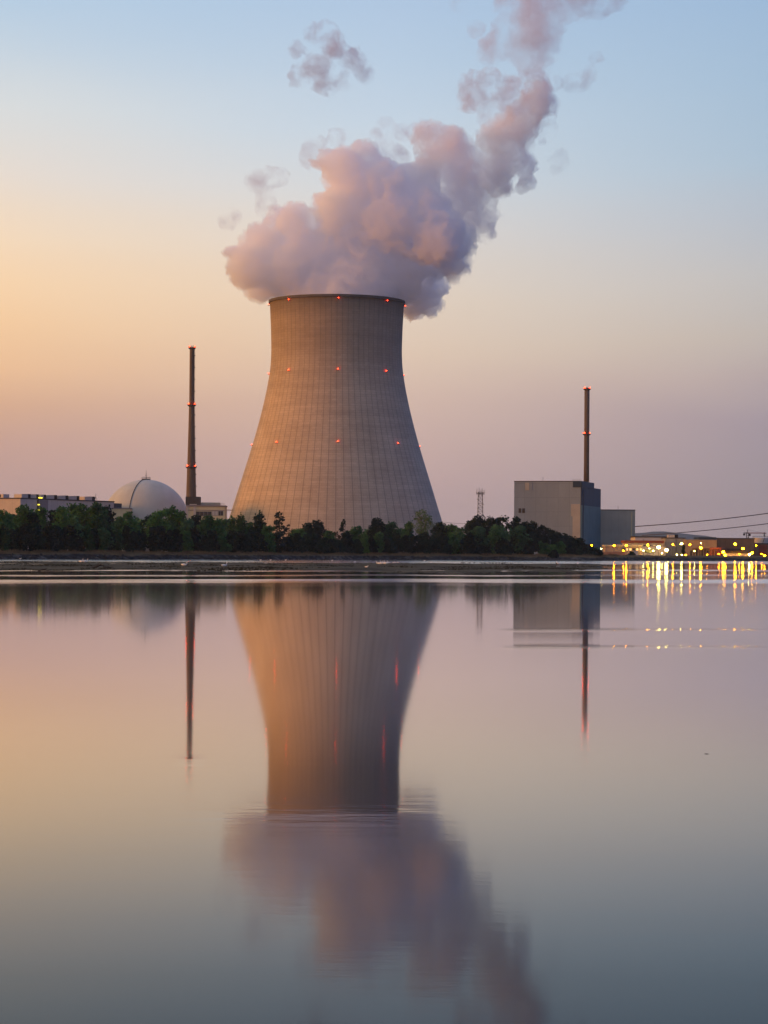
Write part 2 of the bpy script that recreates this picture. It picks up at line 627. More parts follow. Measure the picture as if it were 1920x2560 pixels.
bp = N(nt, 'ShaderNodeBump')
bp.inputs['Distance'].default_value = 1.0
bp.inputs['Strength'].default_value = 1.0
L(nt, math_n(nt, 'MULTIPLY', rn.outputs['Fac'], hstr), bp.inputs['Height'])
gl = N(nt, 'ShaderNodeBsdfGlossy')
gl.distribution = 'MULTI_GGX'
gl.inputs['Color'].default_value = (.985, .985, .99, 1)
L(nt, rough, gl.inputs['Roughness'])
L(nt, bp.outputs[0], gl.inputs['Normal'])
sinc = N(nt, 'ShaderNodeSeparateXYZ')
L(nt, geo.outputs['Incoming'], sinc.inputs[0])
fres = ramp(nt, math_n(nt, 'ABSOLUTE', sinc.outputs[2]), [(0, g(1)), (.03, g(.97)), (.055, g(.90)), (.08, g(.74)), (.106, g(.57)), (.13, g(.42)), (.155, g(.30)), (.18, g(.21)), (.2, g(.165)), (.3, g(.08)), (1, g(.02))])
mxw = N(nt, 'ShaderNodeMixShader')
L(nt, fres, mxw.inputs[0])
L(nt, b.outputs[0], mxw.inputs[1])
L(nt, gl.outputs[0], mxw.inputs[2])
L(nt, mxw.outputs[0], nt.nodes['Material Output'].inputs[0])
wxs = np.array([-22000, -3000, -600, -200, 200, 600, 3000, 22000.])
wys = np.array([-400, 0, 100, 300, 600, 1000, 1800, 3000.])
gxx, gyy = np.meshgrid(wxs, wys, indexing='ij')
V = np.stack([gxx, gyy, 0 * gxx], -1).reshape(-1, 3)
I = np.arange(len(V)).reshape(gxx.shape)
FQ = np.stack([I[:-1, :-1], I[1:, :-1], I[1:, 1:], I[:-1, 1:]], -1).reshape(-1, 4)
wat = np_mesh('water', V, FQ, [mw])
tag(wat, 'calm lake water mirroring the evening sky', 'lake', kind='structure')

# mudflats: one low relief that breaks the surface in thin bars
pxs = np.arange(-140, 1760, 3.0)
pys = np.arange(1405.0, 1440.0, .25)
PX, PY = np.meshgrid(pxs, pys, indexing='ij')
u, v = (PX - CX) / F, -(PY - CY) / F
Zr = u * SR + v * CR
Yd = -CAMZ / Zr
Xd = (u * CR - v * SR) * Yd
tilt = (PX - 960) * .0040
pyb = PY - tilt
bias = np.interp(pyb, [1404, 1407.2, 1409.6, 1412.5, 1414.4, 1416, 1419, 1424, 1426.5, 1429, 1434, 1441], [-.6, -.3, .16, .14, -.10, .06, .12, .12, -.05, -.25, -.4, -.6])
bias = bias + np.interp(PX, [-140, 0, 240, 600, 960, 1300, 1440, 1560, 1760], [0, .02, .0, .04, .05, .02, -.08, -.35, -.6])
hh = .62 * fbm(PX / 150, PY / 2.4, 0 * PX + .5, 5, .6) + .22 * fbm(PX / 22, PY / 1.2, 0 * PX + 3.5, 3) + bias * .8
hgt = np.clip(hh, -.5, .45) * .42 + .03 + .05 * fbm(Xd / 5.0, Yd / 14.0, 0 * Xd + 1.5, 3)
V = np.stack([Xd, Yd, hgt], -1).reshape(-1, 3)
I = np.arange(len(V)).reshape(PX.shape)
FQ = np.stack([I[:-1, :-1], I[1:, :-1], I[1:, 1:], I[:-1, 1:]], -1).reshape(-1, 4)
mm = surf('wet_mud', srgb(70, 63, 47), .6, .06, rough=.85, spec=.04, stretch=(1, .35, 1))
mud = np_mesh('mudflat', V, FQ, [mm], smooth=True)
tag(mud, 'low dark mudflat bars lying in the shallow far water', 'mudflat', kind='structure')

n = 9000
wi = RNG.integers(0, hgt.size, n * 4)
wx_, wy_, wz_ = Xd.ravel()[wi], Yd.ravel()[wi], hgt.ravel()[wi]
cl_ = fbm(wx_ / 9.0, wy_ / 30.0, 0 * wx_ + 7.5, 3)
ok_ = (wz_ > .02) & (cl_ > .08)
wx_, wy_, wz_ = wx_[ok_][:n], wy_[ok_][:n], wz_[ok_][:n]
n = len(wx_)
wx_ = wx_ + RNG.normal(0, .5, n)
wy_ = wy_ + RNG.normal(0, .8, n)
wh_ = RNG.uniform(.06, .22, n)
ww_ = RNG.uniform(.06, .25, n)
WV = np.zeros((n, 3, 3))
WV[:, 0] = np.stack([wx_ - ww_, wy_, wz_ - .08], -1)
WV[:, 1] = np.stack([wx_ + ww_, wy_, wz_ - .08], -1)
WV[:, 2] = np.stack([wx_ + RNG.normal(0, .12, n), wy_, wz_ + wh_], -1)
wd_ = np_mesh('weeds', WV.reshape(-1, 3), np.arange(3 * n).reshape(n, 3), [surf('dark_water_weed', srgb(48, 46, 34), .5, .3, spec=.05)])
tag(wd_, 'low dark weeds growing in patches on the mudflat bars', 'weeds', kind='stuff')

# hills on the horizon
hx = np.linspace(-5000, 5000, 300)
rows = []
YH = 7600.0
ppx = hx / YH * F + CX
prof = np.interp(ppx, [-2600, -600, 1000, 1400, 1560, 1590, 1620, 1660, 1700, 1740, 1790, 1830, 1900, 2200, 3500],
                 [1362, 1372, 1372, 1358, 1338, 1333, 1331.5, 1328.5, 1330.5, 1334, 1341, 1345, 1352, 1358, 1366])
ztop = np.array([hz(a, b_, YH) for a, b_ in zip(ppx, prof)])
ztop = ztop + 7 * pnoise(hx / 120, 0 * hx + .5, 0 * hx) + 5 * pnoise(hx / 37, 0 * hx + 3.5, 0 * hx)
prof2 = [(0, 0), (.18, .35), (.4, .72), (.55, .92), (.62, 1.0), (.75, .9), (1.0, .1)]
HV = []
for i, x in enumerate(hx):
    for t, s in prof2:
        HV.append((x, YH - 1400 + 2260 * t, -5 + (ztop[i] + 5) * s))
HV = np.array(HV)
k = len(prof2)
I = np.arange(len(HV)).reshape(len(hx), k)
FQ = np.stack([I[:-1, :-1], I[1:, :-1], I[1:, 1:], I[:-1, 1:]], -1).reshape(-1, 4)
hill = np_mesh('hills', HV, FQ, [surf('wooded_hill', (.022, .034, .036, 1), .4, .02)], smooth=True)
tag(hill, 'distant wooded hill ridge fading blue behind the works', 'hills', kind='structure')

# ------------------------------------------------------------------ cooling tower
TD = 1500.0
TCX = 838.0
base = at(TCX, 1390, TD)
TX = base.x
PXM = TD / F
tprof_px = [(755, 167.9), (780, 166.6), (820, 164.6), (860, 163.4), (885, 163.2), (915, 164.6), (942, 168.0), (979, 174.4), (1019, 183.0), (1059, 193.0), (1098, 203.6), (1138, 215.6), (1178, 228.0), (1218, 240.6),
            (1258, 253.0), (1290, 263.0), (1330, 275.5), (1372, 288)]
tz = [hz(842, a, TD) for a, _ in tprof_px]
tr = [b_ * PXM for _, b_ in tprof_px]
TZ_TOP = tz[0]
zs = np.linspace(9.0, TZ_TOP, 96)
order = np.argsort(tz)
rs = np.interp(zs, np.array(tz)[order], np.array(tr)[order])
# smooth the meridian a little
ker = np.array([1, 2, 3, 2, 1.]) / 9
rs[2:-2] = np.convolve(rs, ker, 'valid')
NR = 76


def tower_r(z):
    return float(np.interp(z, zs, rs))


tower = empty('cooling_tower', (TX, TD, 2.5), 'huge hyperbolic concrete cooling tower with dark ribs and red lights, steam rising from its mouth', 'cooling tower')
offs = []
for kx in range(NR):
    a0 = 2 * math.pi * kx / NR + .02
    for da, e in ((0, 0), (.0138, 0), (.0276, 0), (.0413, 0), (.0551, 0), (.0689, 0)):
        offs.append((a0 + da, e))
na = len(offs)
ca = np.array([math.cos(a) for a, _ in offs])
sa = np.array([math.sin(a) for a, _ in offs])
ee = np.array([e for _, e in offs])
Vs = []
for z, r in zip(zs, rs):
    rr = r + 0 * ee
    Vs.append(np.stack([rr * ca, rr * sa, 0 * ca + z - 2.5], -1))
for z, r in list(zip(zs, rs))[::-1]:
    rr = r - .9 + 0 * ee
    Vs.append(np.stack([rr * ca, rr * sa, 0 * ca + z - 2.5], -1))
Vs = np.concatenate(Vs)
nrow = len(Vs) // na
I = np.arange(len(Vs)).reshape(nrow, na)
I2 = np.roll(I, -1, axis=1)
FQ = np.stack([I[:-1], I2[:-1], I2[1:], I[1:]], -1).reshape(-1, 4)
mt, nt, b = new_mat('tower_concrete')
tc = N(nt, 'ShaderNodeTexCoord')
sep = N(nt, 'ShaderNodeSeparateXYZ')
L(nt, tc.outputs['Object'], sep.inputs[0])
ang = math_n(nt, 'ARCTAN2', sep.outputs[1], sep.outputs[0])
cyl = N(nt, 'ShaderNodeCombineXYZ')
L(nt, math_n(nt, 'MULTIPLY', ang, 55.0), cyl.inputs[0])
L(nt, sep.outputs[2], cyl.inputs[1])
# lift rings and formwork boards
br = N(nt, 'ShaderNodeTexBrick')
br.offset = .5
br.inputs['Scale'].default_value = 1.0
br.inputs['Brick Width'].default_value = 55 * 2 * math.pi / NR
br.inputs['Row Height'].default_value = 1.5
br.inputs['Mortar Size'].default_value = .14
br.inputs['Mortar Smooth'].default_value = .6
br.inputs['Color1'].default_value = g(.91)
br.inputs['Color2'].default_value = g(1.05)
br.inputs['Mortar'].default_value = g(.76)
L(nt, cyl.outputs[0], br.inputs['Vector'])
# vertical weather streaks
mp = N(nt, 'ShaderNodeMapping')
mp.inputs['Scale'].default_value = (.22, .012, 1)
L(nt, cyl.outputs[0], mp.inputs[0])
ns = N(nt, 'ShaderNodeTexNoise')
ns.inputs['Scale'].default_value = 1.0
ns.inputs['Detail'].default_value = 5
L(nt, mp.outputs[0], ns.inputs['Vector'])
nb = N(nt, 'ShaderNodeTexNoise')
nb.inputs['Scale'].default_value = .06
nb.inputs['Detail'].default_value = 6
L(nt, tc.outputs['Object'], nb.inputs['Vector'])
c = ramp(nt, nb.outputs['Fac'], [(.3, srgb(184, 163, 143)), (.7, srgb(196, 176, 156))])
c = mixc(nt, .8, c, ramp(nt, ns.outputs['Fac'], [(.3, g(.91)), (.62, g(1.02))]), 'MULTIPLY')
c = mixc(nt, .8, c, br.outputs['Color'], 'MULTIPLY')
# uneven pour bands
mpb = N(nt, 'ShaderNodeMapping')
mpb.inputs['Scale'].default_value = (.012, .22, 1)
L(nt, cyl.outputs[0], mpb.inputs[0])
npb = N(nt, 'ShaderNodeTexNoise')
npb.inputs['Scale'].default_value = 1.0
npb.inputs['Detail'].default_value = 6
npb.inputs['Roughness'].default_value = .7
L(nt, mpb.outputs[0], npb.inputs['Vector'])
c = mixc(nt, .9, c, ramp(nt, npb.outputs['Fac'], [(.34, g(.86)), (.62, g(1.04))]), 'MULTIPLY')
# dark algae-stained joints along the ribs
ph = math_n(nt, 'FRACT', math_n(nt, 'DIVIDE', math_n(nt, 'SUBTRACT', math_n(nt, 'ADD', ang, 20 * math.pi), .018), 2 * math.pi / NR))
inrib = math_n(nt, 'LESS_THAN', ph, .12)
c = mixc(nt, math_n(nt, 'MULTIPLY', inrib, .38), c, g(.08))
# moist dark band under the lip
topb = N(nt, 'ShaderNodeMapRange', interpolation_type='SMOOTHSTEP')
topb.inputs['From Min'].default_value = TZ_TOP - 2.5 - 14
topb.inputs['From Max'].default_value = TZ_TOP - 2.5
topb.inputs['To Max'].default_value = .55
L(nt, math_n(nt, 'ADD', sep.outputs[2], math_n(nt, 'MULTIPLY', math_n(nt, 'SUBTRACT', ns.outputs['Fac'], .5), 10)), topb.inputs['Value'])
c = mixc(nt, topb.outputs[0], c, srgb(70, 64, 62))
upper_dark = N(nt, 'ShaderNodeMapRange', interpolation_type='SMOOTHSTEP')  # broad upper zone, gradually darker towards the top
upper_dark.inputs['From Min'].default_value = TZ_TOP - 2.5 - 70
upper_dark.inputs['From Max'].default_value = TZ_TOP - 2.5 - 10
upper_dark.inputs['To Max'].default_value = .42
L(nt, math_n(nt, 'ADD', sep.outputs[2], math_n(nt, 'MULTIPLY', math_n(nt, 'SUBTRACT', ns.outputs['Fac'], .5), 60)), upper_dark.inputs['Value'])
c = mixc(nt, upper_dark.outputs[0], c, srgb(92, 86, 80))
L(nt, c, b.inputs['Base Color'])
b.inputs['Roughness'].default_value = .92
b.inputs['Specular IOR Level'].default_value = .2
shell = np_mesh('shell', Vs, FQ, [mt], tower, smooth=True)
# stiffening ring at the lip
MB().lathe([(tr[0] - 1.2, -1.3), (tr[0] + .75, -1.3), (tr[0] + .75, .35), (tr[0] - 1.2, .35), (tr[0] - 1.2, -1.3)], 180, (0, 0, TZ_TOP - 2.5), cap=False).build(
    'rim', surf('lip_concrete', srgb(92, 86, 82), .2, .2), tower, smooth=False)
# inclined support columns of the air inlet (behind the trees)
mbc = MB()
for kx in range(NR // 2):
    for s in (-1, 1):
        a0 = 2 * math.pi * kx / (NR // 2)
        a1 = a0 + s * math.pi / NR * 2
        r0, r1 = rs[0] + 3.2, rs[0] - .4
        mbc.tube([(r0 * math.cos(a0), r0 * math.sin(a0), -.3), (r1 * math.cos(a1), r1 * math.sin(a1), 6.8)], .6, 6)
mbc.build('inlet_columns', M['chimney'], tower)
# obstruction lights, three rings
lamp_ring = [(TZ_TOP - 2.0, 1.0), (hz(842, 935, TD), 0.6), (hz(842, 1113, TD), 0.6)]
for zl, off in lamp_ring:
    for kx in range(-2, 3):
        a = -math.pi / 2 + R(2.4) + kx * R(45)
        rr = tower_r(zl) + off
        pz = (rr * math.cos(a), rr * math.sin(a), zl - 2.5)
        hb = MB()
        hb.tube([((rr - off - .3) * math.cos(a), (rr - off - .3) * math.sin(a), zl - 3.3), (pz[0], pz[1], zl - 3.3)], .14, 6)
        hb.lathe([(.32, -.9), (.32, -.35), (.2, -.3)], 10, pz)
        h = hb.build('obstruction_light', M['dark_steel'], tower)
        MB().ball(pz, .25, 10, 6).build('lamp_globe', M['red_lamp'], h, smooth=True)

# ------------------------------------------------------------------ left reactor site
# tall chimney beside the dome
CD = 1480.0
cb = at(477.5, 1258, CD)
chim = empty('chimney_stack', (cb.x, CD, 2.5), 'tall slender dark concrete chimney with red lit galleries beside the dome', 'chimney')
CM = CD / F
cprof = [(1246, 24.8), (1240, 24.6), (1176, 21.4), (1163, 20.2), (1114, 17.6), (1017, 13.6), (1006, 12.6), (950, 12.2), (880, 11.9), (868, 11.9)]
cprof = [(w * CM / 2, hz(480, y, CD) - 2.5) for y, w in cprof]
cprof = [(cprof[0][0], 0)] + cprof
MB().lathe(cprof, 28).build('shaft', M['chimney'], chim, smooth=True)
for gy, gw in ((870, 17.5), (1013, 20.5), (1168, 27.0)):
    z = hz(480, gy, CD) - 2.5
    r = gw * CM / 2
    mb = MB()
    mb.lathe([(r * .6, -1.0), (r, -.5), (r, .0), (r * .6, .0)], 24, (0, 0, z), cap=False)
    gal = mb.build('gallery', M['dark_steel'], chim)
    mr = MB()
    for kx in range(16):
        a = 2 * math.pi * kx / 16
        mr.tube([(r * math.cos(a), r * math.sin(a), z), (r * math.cos(a), r * math.sin(a), z + 1.2)], .06, 4)
    ring = [(r * math.cos(2 * math.pi * i / 24), r * math.sin(2 * math.pi * i / 24), z + 1.2) for i in range(25)]
    mr.tube(ring, .07, 4)
    mr.build('railing', M['dark_steel'], gal)
    for kx in range(4):
        a = -math.pi / 2 + R(45) + kx * math.pi / 2 + R(6)
        q = (r * 1.05 * math.cos(a), r * 1.05 * math.sin(a), z + .9)
        hb = MB().lathe([(.28, -.9), (.28, -.3)], 8, q)
        h = hb.build('obstruction_light', M['dark_steel'], chim)
        MB().ball(q, .30, 10, 6).build('lamp_globe', M['red_lamp'], h, smooth=True)
lad = MB()
for side in (-.3, .3):
    lad.tube([(r_ * math.cos(R(-25)) + .45 * math.cos(R(-25)) - side * math.sin(R(-25)), r_ * math.sin(R(-25)) + .45 * math.sin(R(-25)) + side * math.cos(R(-25)), z_) for r_, z_ in cprof[1:]], .07, 4)
zz = cprof[1][1]
prs = sorted([(z_, r_) for r_, z_ in cprof])
while zz < cprof[-1][1]:
    r_ = float(np.interp(zz, [a for a, _ in prs], [b_ for _, b_ in prs]))
    lad.box(r_ * .9 - .2, r_ * .9 + .9, -r_ * .42 - .35, -r_ * .42 + .35, zz, zz + .5)
    zz += 7.6
lad.build('ladder', M['dark_steel'], chim)

# dome
DD = 1520.0
DM = DD / F
dc = at(364.5, 1307.5, DD)
DRm = 108.5 * DM
dome = empty('reactor_dome', (dc.x, DD, 2.5), 'pale concrete reactor dome with a curved stair rail and small mast on top', 'reactor dome')
zc = dc.z - 2.5
prof = [(DRm * .985, 0), (DRm, zc * .6)]
for i in range(0, 37):
    a = R(90 * i / 36)
    prof.append((max(.02, DRm * math.cos(a)), zc + DRm * math.sin(a)))
MB().lathe(prof, 96).build('dome_shell', M['dome'], dome, smooth=True)
arc = []
for i in range(0, 34):
    a = R(88 - 2.6 * i)
    w = R(-90 - 17)
    arc.append(((DRm + .25) * math.cos(a) * math.cos(w), (DRm + .25) * math.cos(a) * math.sin(w), zc + (DRm + .25) * math.sin(a)))
MB().tube(arc, .24, 6).build('stair_rail', M['dark_steel'], dome)
tm = MB()
tm.lathe([(2.6, -.3), (2.9, .15), (2.9, .55), (.6, .7)], 24, (0, 0, zc + DRm))
tm.build('roof_platform', M['dark_steel'], dome)
an = MB()
an.tube([(0, 0, zc + DRm), (0, 0, zc + DRm + 3.2), (0, 0, zc + DRm + 6.4)], [.22, .16, .07], 6)
for k_, zz in enumerate((1.6, 2.6, 3.6)):
    an.box(-1.1 + .25 * k_, 1.1 - .25 * k_, -.07, .07, zc + DRm + zz, zc + DRm + zz + .16)
an.build('antenna', M['dark_steel'], dome)
rl = MB()
for kx in range(12):
    a = 2 * math.pi * kx / 12
    rl.tube([(2.8 * math.cos(a), 2.8 * math.sin(a), zc + DRm + .5), (2.8 * math.cos(a), 2.8 * math.sin(a), zc + DRm + 1.6)], .06, 4)
rl.tube([(2.8 * math.cos(2 * math.pi * i / 24), 2.8 * math.sin(2 * math.pi * i / 24), zc + DRm + 1.6) for i in range(25)], .07, 4)
rl.build('platform_railing', M['dark_steel'], dome)

# long turbine hall, its corner towards the lake
HD = 1400.0
hc = at(51, 1247, HD)
hall = empty('turbine_hall', (hc.x, HD, 2.5), 'long pale flat-roofed hall with a row of roof vents beside the dome', 'industrial hall')
ax_a = Vector((.506, .862, 0)).normalized()
ax_b = Vector((-.862, .506, 0)).normalized()
hall.rotation_euler = (0, 0, math.atan2(ax_a.y, ax_a.x))     # local +x runs along the long wall, local +y to the warm end wall
HZ = hc.z - 2.5


def hall_x(px):
    """distance along the long wall at which it is seen at photo column px"""
    lo, hi = -5.0, 200.0
    for _ in range(50):
        m_ = (lo + hi) / 2
        q = Vector((hc.x, HD, 0)) + ax_a * m_
        if CX + F * q.x / q.y + (-SR * 128) * 0 < px + .9:
            lo = m_
        else:
            hi = m_
    return lo


HL = hall_x(283)
MB().box(0, HL, 0, 80, 0, HZ).build('wall', M['hall'], hall)
MB().box(-.25, HL + .5, -.25, 80.2, HZ + .002, HZ + .7).build('roof', M['roof_dark'], hall)
sx0, sx1 = hall_x(93), hall_x(117)
MB().box(sx0, sx1, -.5, -.003, 0, HZ - .05).build('stair_panel', M['hall_stair'], hall)
MB().box(sx0 - .9, sx0 - .003, -.7, -.003, 0, HZ - .4).build('downpipe_duct', M['block_dark'], hall)
for yy in (1260.5, 1274.5, 1288.5):
    z = hz(92, yy, HD) - 2.5
    MB().box(sx0 - 1.1, sx0 + .5, -1.1, -.72, z - .32, z + .32).build('stair_lamp', M['stair_lamp'], hall)
for a0, a1, dk in ((8, 27, 0), (56, 78, 1), (79, 98, 1), (101, 116, 1), (119, 144, 1), (148, 172, 1), (175, 200, 1), (214, 239, 1)):
    x0, x1 = hall_x(a0 if a0 > 51 else a0 + 46), hall_x(a1)
    if a0 < 51:      # the one above the end wall
        vb = MB().box(.8, 6.5, 14, 30, HZ + .702, HZ + 3.0).build('roof_vent', M['vent'], hall)
        MB().box(.75, .797, 16, 26, HZ + .95, HZ + 2.75).build('louvre', M['louvre'], vb)
        MB().box(.75, .797, 29, 29.8, HZ + .95, HZ + 2.75).build('louvre', M['louvre'], vb)
        continue
    xe = x1 - (x1 - x0) * .26
    vb = MB().box(x0, xe, 1.2, 7.0, HZ + .702, HZ + 2.9).build('roof_vent', M['vent'], hall)
    MB().box(xe + .003, x1, 1.0, 7.2, HZ + .702, HZ + 3.15).build('louvre', M['louvre'], vb)
x0 = hall_x(96)
MB().box(x0, x0 + 3.0, -.2, .6, HZ + .705, HZ + 1.35).build('roof_lamp', M['stair_lamp'], hall)
xm = hall_x(247)
mm_ = MB()
mm_.tube([(xm, 3, HZ), (xm, 3, HZ + 5.2)], .12, 5)
mm_.tube([(xm - 1.2, 3, HZ + .7), (xm, 3, HZ + 3.6)], .09, 4)
mm_.tube([(xm + 1.2, 3, HZ + .7), (xm, 3, HZ + 3.6)], .09, 4)
mm_.build('roof_mast', M['dark_steel'], hall)
MB().box(HL + .003, HL + 9, .5, 20, HZ - 7.5, HZ - .6).build('dark_penthouse', M['blue_clad'], hall)

# pale annex between hall and dome
aD = 1475.0
a0, a1 = at(280, 1272, aD), at(324, 1272, aD)
annex = empty('dome_annex', ((a0.x + a1.x) / 2, aD, 2.5), 'low cream annex tucked between the long hall and the dome', 'building')
wA = (a1.x - a0.x) / 2
MB().box(-wA, wA, 0, 15, 0, a0.z - 2.5).build('wall', M['cream'], annex)
MB().box(-wA - .25, wA + .25, -.3, 15.2, a0.z - 2.498, a0.z - 1.9).build('roof', M['hall_stair'], annex)

# cream building at the chimney foot
bD = 1440.0
b0, b1 = at(466, 1266, bD), at(562, 1266, bD)
bld = empty('switchgear_building', (b0.x, bD, 2.5), 'cream building with window strip and dark penthouse at the foot of the tall chimney', 'building')
bw = b1.x - b0.x
bz = hz(500, 1266, bD) - 2.5
bm_ = bD / F
MB().box(0, bw, 0, 20, 0, bz).build('wall', M['cream'], bld)
MB().box(-.25, bw + .3, -.5, 20.2, bz + .002, bz + .75).build('roof', M['hall_stair'], bld)
for (p0, p1, y0, y1, mat) in ((490, 529, 1278.5, 1290, 'glass'), (530, 545, 1277, 1289, 'vent'), (546, 558, 1277, 1289, 'glass')):  # middle panes: reflection in the glass put into a pale colour
    fr = MB()
    X0, X1 = (p0 - 466) * bm_, (p1 - 466) * bm_
    Z0, Z1 = hz(510, y1, bD) - 2.5, hz(510, y0, bD) - 2.5
    fr.box(X0, X1, -.12, -.003, Z0, Z1)
    w_ = fr.build('window', M['steel'], bld)
    gl = MB()
    nn = max(2, int((X1 - X0) / 2.2))
    for i in range(nn):
        s0 = X0 + (X1 - X0) * i / nn
        gl.box(s0 + .15, s0 + (X1 - X0) / nn - .15, -.16, -.123, Z0 + .2, Z1 - .2)
    gl.build('pane', M[mat], w_)
for p0, p1 in ((466, 470), (484, 489)):
    MB().box((p0 - 466) * bm_, (p1 - 466) * bm_, -.35, -.003, 0, bz - .1).build('pilaster', M['hall'], bld)
MB().box(0, bw, -.22, -.003, hz(510, 1276.5, bD) - 2.5, hz(510, 1274.8, bD) - 2.5).build('cornice', M['hall_stair'], bld)
MB().box((463 - 466) * bm_, (498 - 466) * bm_, 2, 14, bz + .752, hz(480, 1241.5, bD) - 2.5).build('penthouse', M['block_dark'], bld)
MB().box((473.5 - 466) * bm_, (491 - 466) * bm_, 1.6, 1.997, hz(480, 1262, bD) - 2.5, hz(480, 1260, bD) - 2.5).build('penthouse_gutter', M['vent'], bld)
rr_ = MB()
for i in range(22):
    xx = (502 - 466) * bm_ + i * (bw - (502 - 466) * bm_) / 21
    rr_.tube([(xx, .2, bz + .7), (xx, .2, bz + 2.0)], .05, 4)
for zz in (1.4, 2.0):
    rr_.tube([((502 - 466) * bm_, .2, bz + zz), (bw, .2, bz + zz)], .06, 4)
rr_.build('roof_railing', M['rail'], bld)
MB().box((500 - 466) * bm_, (548 - 466) * bm_, 5, 12, bz + .752, bz + 2.6).build('rooftop_plant', M['grey_clad'], bld)

# pipe bridge to the tower
pb = MB()
p0, p1 = at(560, 1277, 1450), at(582, 1276, 1470)
for dz in (0, .9):
    pb.tube([p0 + Vector((0, 0, dz)), p1 + Vector((0, 0, dz * .3))], .13, 5)
tag(pb.build('pipe_bridge', M['steel']), 'thin twin pipe spanning from the cream building to the cooling tower', 'pipe')

# ------------------------------------------------------------------ lattice mast
mD = 1350.0
mb0 = at(1200, 1390, mD)
MBW = mD / F
mast = empty('lattice_mast', (mb0.x, mD, 2.5), 'slim steel lattice radio mast rising behind the trees', 'mast')
ztop = hz(1200, 1230, mD) - 2.5
mm_ = MB()
wb, wt = 1.9, 1.25
nlev = 16
cor = []
for i in range(nlev + 1):
    w_ = wb + (wt - wb) * i / nlev
    z_ = ztop * i / nlev
    cor.append([Vector((sx * w_, sy * w_, z_)) for sx, sy in ((-1, -1), (1, -1), (1, 1), (-1, 1))])
for k_ in range(4):
    mm_.tube([c_[k_] for c_ in cor], .16, 5)
for i in range(nlev):
    for k_ in range(4):
        mm_.tube([cor[i][k_], cor[i + 1][(k_ + 1) % 4]], .09, 4)
        mm_.tube([cor[i + 1][k_], cor[i + 1][(k_ + 1) % 4]], .09, 4)
        mm_.tube([cor[i][(k_ + 1) % 4], cor[i + 1][k_]], .09, 4)
mm_.build('lattice', M['steel'], mast)
pf = MB().box(-2.1, 2.1, -2.1, 2.1, ztop - 1.2, ztop - .9)
for sx, sy in ((-1, -1), (1, -1), (1, 1), (-1, 1)):
    pf.tube([(2.1 * sx, 2.1 * sy, ztop - 1), (2.1 * sx, 2.1 * sy, ztop + .3)], .08, 4)
pf.build('platform', M['steel'], mast)
aa = MB()
for x_, h_ in ((-2.1, 1.8), (-.8, 2.6), (.3, 1.6), (1.0, 2.2), (2.1, 1.4)):
    aa.tube([(x_, -.4, ztop - 1.6), (x_, -.4, ztop + h_)], [.2, .1], 5)
aa.tube([(-2.6, -.4, ztop - .5), (2.8, -.4, ztop - .5)], .1, 4)
aa.build('antennas', M['dark_steel'], mast)
for x_, z_ in ((-1.6, -4.5), (1.5, -7.5), (-1.5, -10)):
    MB().lathe([(.1, 0), (.8, .25), (.8, .4), (.1, .4)], 12, (x_, -1.5, ztop + z_)).build('dish', M['vent'], mast)

# ------------------------------------------------------------------ boiling-water reactor block on the right
kD = 1450.0
kc = at(1452, 1204, kD)
TH = R(-16)


def side_depth(px):
    ex, ey = -math.sin(TH), math.cos(TH)
    lo_, hi_ = 0.0, 200.0
    for _ in range(50):
        m_ = (lo_ + hi_) / 2
        X_, Y_ = kc.x + .8 * math.cos(TH) + ex * m_, kD + .8 * math.sin(TH) + ey * m_
        if CX + F * X_ / Y_ + 1.2 < px:
            lo_ = m_
        else:
            hi_ = m_
    return lo_


blk = empty('reactor_block', (kc.x, kD, 2.5), 'big windowless grey concrete block with dark blue corner carrying a stack', 'reactor building', rz=0)
ca_, sa_ = math.cos(TH), math.sin(TH)
KM = kD / F
KZ = kc.z - 2.5
# local frame rotated: +x along the front wall, +y into depth
blk.rotation_euler = (0, 0, TH)
kw = (1452 - 1289.6) * KM / ca_ * 1.008
kd_ = side_depth(1485)
zmid = hz(1470, 1263, kD) - 2.5
MB().box(-kw, -.003, 0, kd_, 0, KZ).build('front_wall', M['block'], blk)
MB().box(0, .6, 0, kd_, zmid + .003, KZ).build('blue_cladding', M['blue_clad'], blk)
MB().box(0, .6, 0, kd_, 0, zmid).build('side_wall', M['teal_clad'], blk)
MB().box(-kw - .15, 0, -.15, kd_, KZ + .002, KZ + .5).build('roof', M['roof_dark'], blk)
# lower stair block standing behind the corner
zst = hz(1494, 1221, kD + 45) - 2.5
zs2 = hz(1494, 1263, kD + 45) - 2.5
q0 = kd_ + .003
kd2 = side_depth(1503) - kd_
wl = 19 * KM * 1.04
MB().box(-12, .6, q0, q0 + kd2, zmid + .003, zst).build('stair_block', M['blue_clad'], blk)
MB().box(-12, .6, q0, q0 + kd2, 0, zmid).build('stair_block_base', M['teal_clad'], blk)
